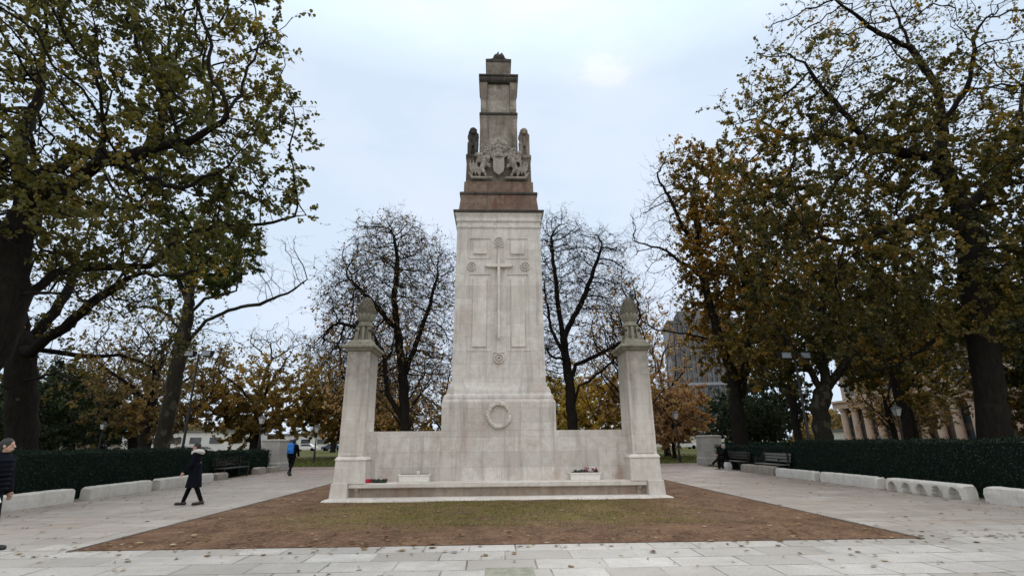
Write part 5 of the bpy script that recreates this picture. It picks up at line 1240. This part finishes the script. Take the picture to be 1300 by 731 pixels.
tag(mkobj('moss_grass', np_mesh('moss_grass', V, F, 4, False, np.repeat(rs.rand(len(P)), 4)), M['grass']), 'thin mossy grass tufts on the bare earth in front of the bench', 'grass', kind='stuff')
# crow on the branch tip right of the shaft
bm = BM(); ell(bm, (0, 0, .14), (.07, .13, .08)); capsule(bm, (0, -.06, .19), (0, -.12, .27), .05, .045); capsule(bm, (0, -.15, .27), (0, -.21, .255), .018, .006); capsule(bm, (0, .08, .12), (0, .26, .04), .045, .02); capsule(bm, (.02, -.01, .08), (.02, -.01, -.0), .01, .008); capsule(bm, (-.02, -.01, .08), (-.02, -.01, -.0), .01, .008)
bx_ = SC['T11'][2][-1]
SC_END = max((l[-1] for l in SC['T11']), key=lambda p: -p[0])
o = remeshed('crow', bm, M['shoe'], None, .012, it=1); o.location = (SC_END[0], SC_END[1], SC_END[2] + .02); o.rotation_euler = (0, 0, .8); o.scale = (1.7, 1.7, 1.7)
tag(o, 'black bird perched at the tip of the bare branch right of the shaft', 'bird')

# ------------------------------------------------------------------ world, sun, camera
w = bpy.data.worlds.new('World'); scene.world = w; w.use_nodes = True; nt = w.node_tree; nt.nodes.clear(); N = NT(nt)
sky = N.n('ShaderNodeTexSky', sky_type='NISHITA'); sky.sun_disc = False
AZ, EL = R_(14.9), R_(39.4)
sky.sun_elevation = EL; sky.sun_rotation = AZ; sky.air_density = 1.0; sky.dust_density = .4
tc = N.n('ShaderNodeTexCoord').outputs['Generated']
sp = N.n('ShaderNodeSeparateXYZ'); N.l(tc, sp.inputs[0])
# overcast deck: soft cloud structure, brighter overhead
proj = N.mapping(tc, (1, 1, 2.2))
cl = N.noise(proj, 1.6, 6, .55, .3); cl2 = N.noise(proj, 4.5, 5, .6, .2)
lum = N.ramp(sp.outputs[2], [(0, .95), (.18, .98), (.62, .98), (.8, 1.6), (1, 2.4)])
base = N.mix(N.ramp(cl, [(.35, 0), (.68, 1)]), (.56, .685, .83), (.66, .745, .87))
base = N.mix(N.math('MULTIPLY', N.ramp(cl2, [(.45, 0), (.75, 1)]), .5), base, (.72, .77, .88))
sd = Vector((math.sin(AZ) * math.cos(EL), math.cos(AZ) * math.cos(EL), math.sin(EL)))
dt = N.n('ShaderNodeVectorMath', operation='DOT_PRODUCT'); N.l(tc, dt.inputs[0]); dt.inputs[1].default_value = sd
cl3 = N.noise(proj, 9, 6, .65, .6)
near = N.math('MULTIPLY', N.math('SUBTRACT', N.math('ADD', dt.outputs['Value'], N.math('MULTIPLY', N.math('SUBTRACT', cl3, .5), .0035)), .98), 50)
glow = N.ramp(near, [(.5, 0), (.86, .08), (.96, .16), (1, .42)])
base = N.mix(glow, base, (.95, .93, .93))
behind = N.ramp(sp.outputs[1], [(-1 + 1, 1), (1, 1)])
bk = N.math('MULTIPLY_ADD', N.math('MAXIMUM', N.math('MULTIPLY', sp.outputs[1], -1), 0), BACK_GAIN, 1.0)
lum = N.math('MULTIPLY', lum, bk)
base = N.mix(N.math('MAXIMUM', N.ramp(sp.outputs[2], [(.72, 0), (.9, 1)]), N.ramp(N.math('MULTIPLY', sp.outputs[1], -1), [(0, 0), (.4, 1)])), base, (.74, .745, .755))
cloud = N.mix(1.0, base, lum, 'MULTIPLY')
sc_ = N.n('ShaderNodeVectorMath', operation='SCALE'); N.l(cloud, sc_.inputs[0]); sc_.inputs['Scale'].default_value = CLOUD_GAIN
bgc = N.n('ShaderNodeBackground'); N.l(sc_.outputs[0], bgc.inputs[0]); bgc.inputs[1].default_value = 1.0
bgs = N.n('ShaderNodeBackground'); N.l(sky.outputs[0], bgs.inputs[0]); bgs.inputs[1].default_value = .08
ms = N.n('ShaderNodeMixShader'); ms.inputs[0].default_value = .93; N.l(bgs.outputs[0], ms.inputs[1]); N.l(bgc.outputs[0], ms.inputs[2])
o = N.n('ShaderNodeOutputWorld'); N.l(ms.outputs[0], o.inputs[0])
sun = bpy.data.lights.new('sun', 'SUN'); sun.energy = .8; sun.angle = R_(18); sun.color = (1, .97, .93)
so = bpy.data.objects.new('sun', sun); COL.objects.link(so); so.rotation_euler = (-sd).to_track_quat('-Z', 'Y').to_euler()

cam = bpy.data.cameras.new('camera'); co = bpy.data.objects.new('camera', cam); COL.objects.link(co); scene.camera = co
cam.sensor_width = 36; cam.lens = 640 / 1300 * 36; cam.clip_end = 3000; cam.clip_start = .1
yw, pt, rl = R_(2.0), R_(16.9), R_(0.5)
fwd = Vector((math.sin(yw) * math.cos(pt), math.cos(yw) * math.cos(pt), math.sin(pt))); rt = Vector((math.cos(yw), -math.sin(yw), 0)); up = rt.cross(fwd)
r1 = rt * math.cos(rl) - up * math.sin(rl); u1 = up * math.cos(rl) + rt * math.sin(rl)
co.matrix_world = Matrix(((r1.x, u1.x, -fwd.x, -.12), (r1.y, u1.y, -fwd.y, 0), (r1.z, u1.z, -fwd.z, 1.55), (0, 0, 0, 1)))
vs = scene.view_settings; vs.view_transform = 'Standard'; vs.look = 'None'; vs.gamma = 1; vs.exposure = EXPO; vs.use_curve_mapping = False
scene.cycles.use_denoising = True
scene.cycles.max_bounces = 6
tt('end')
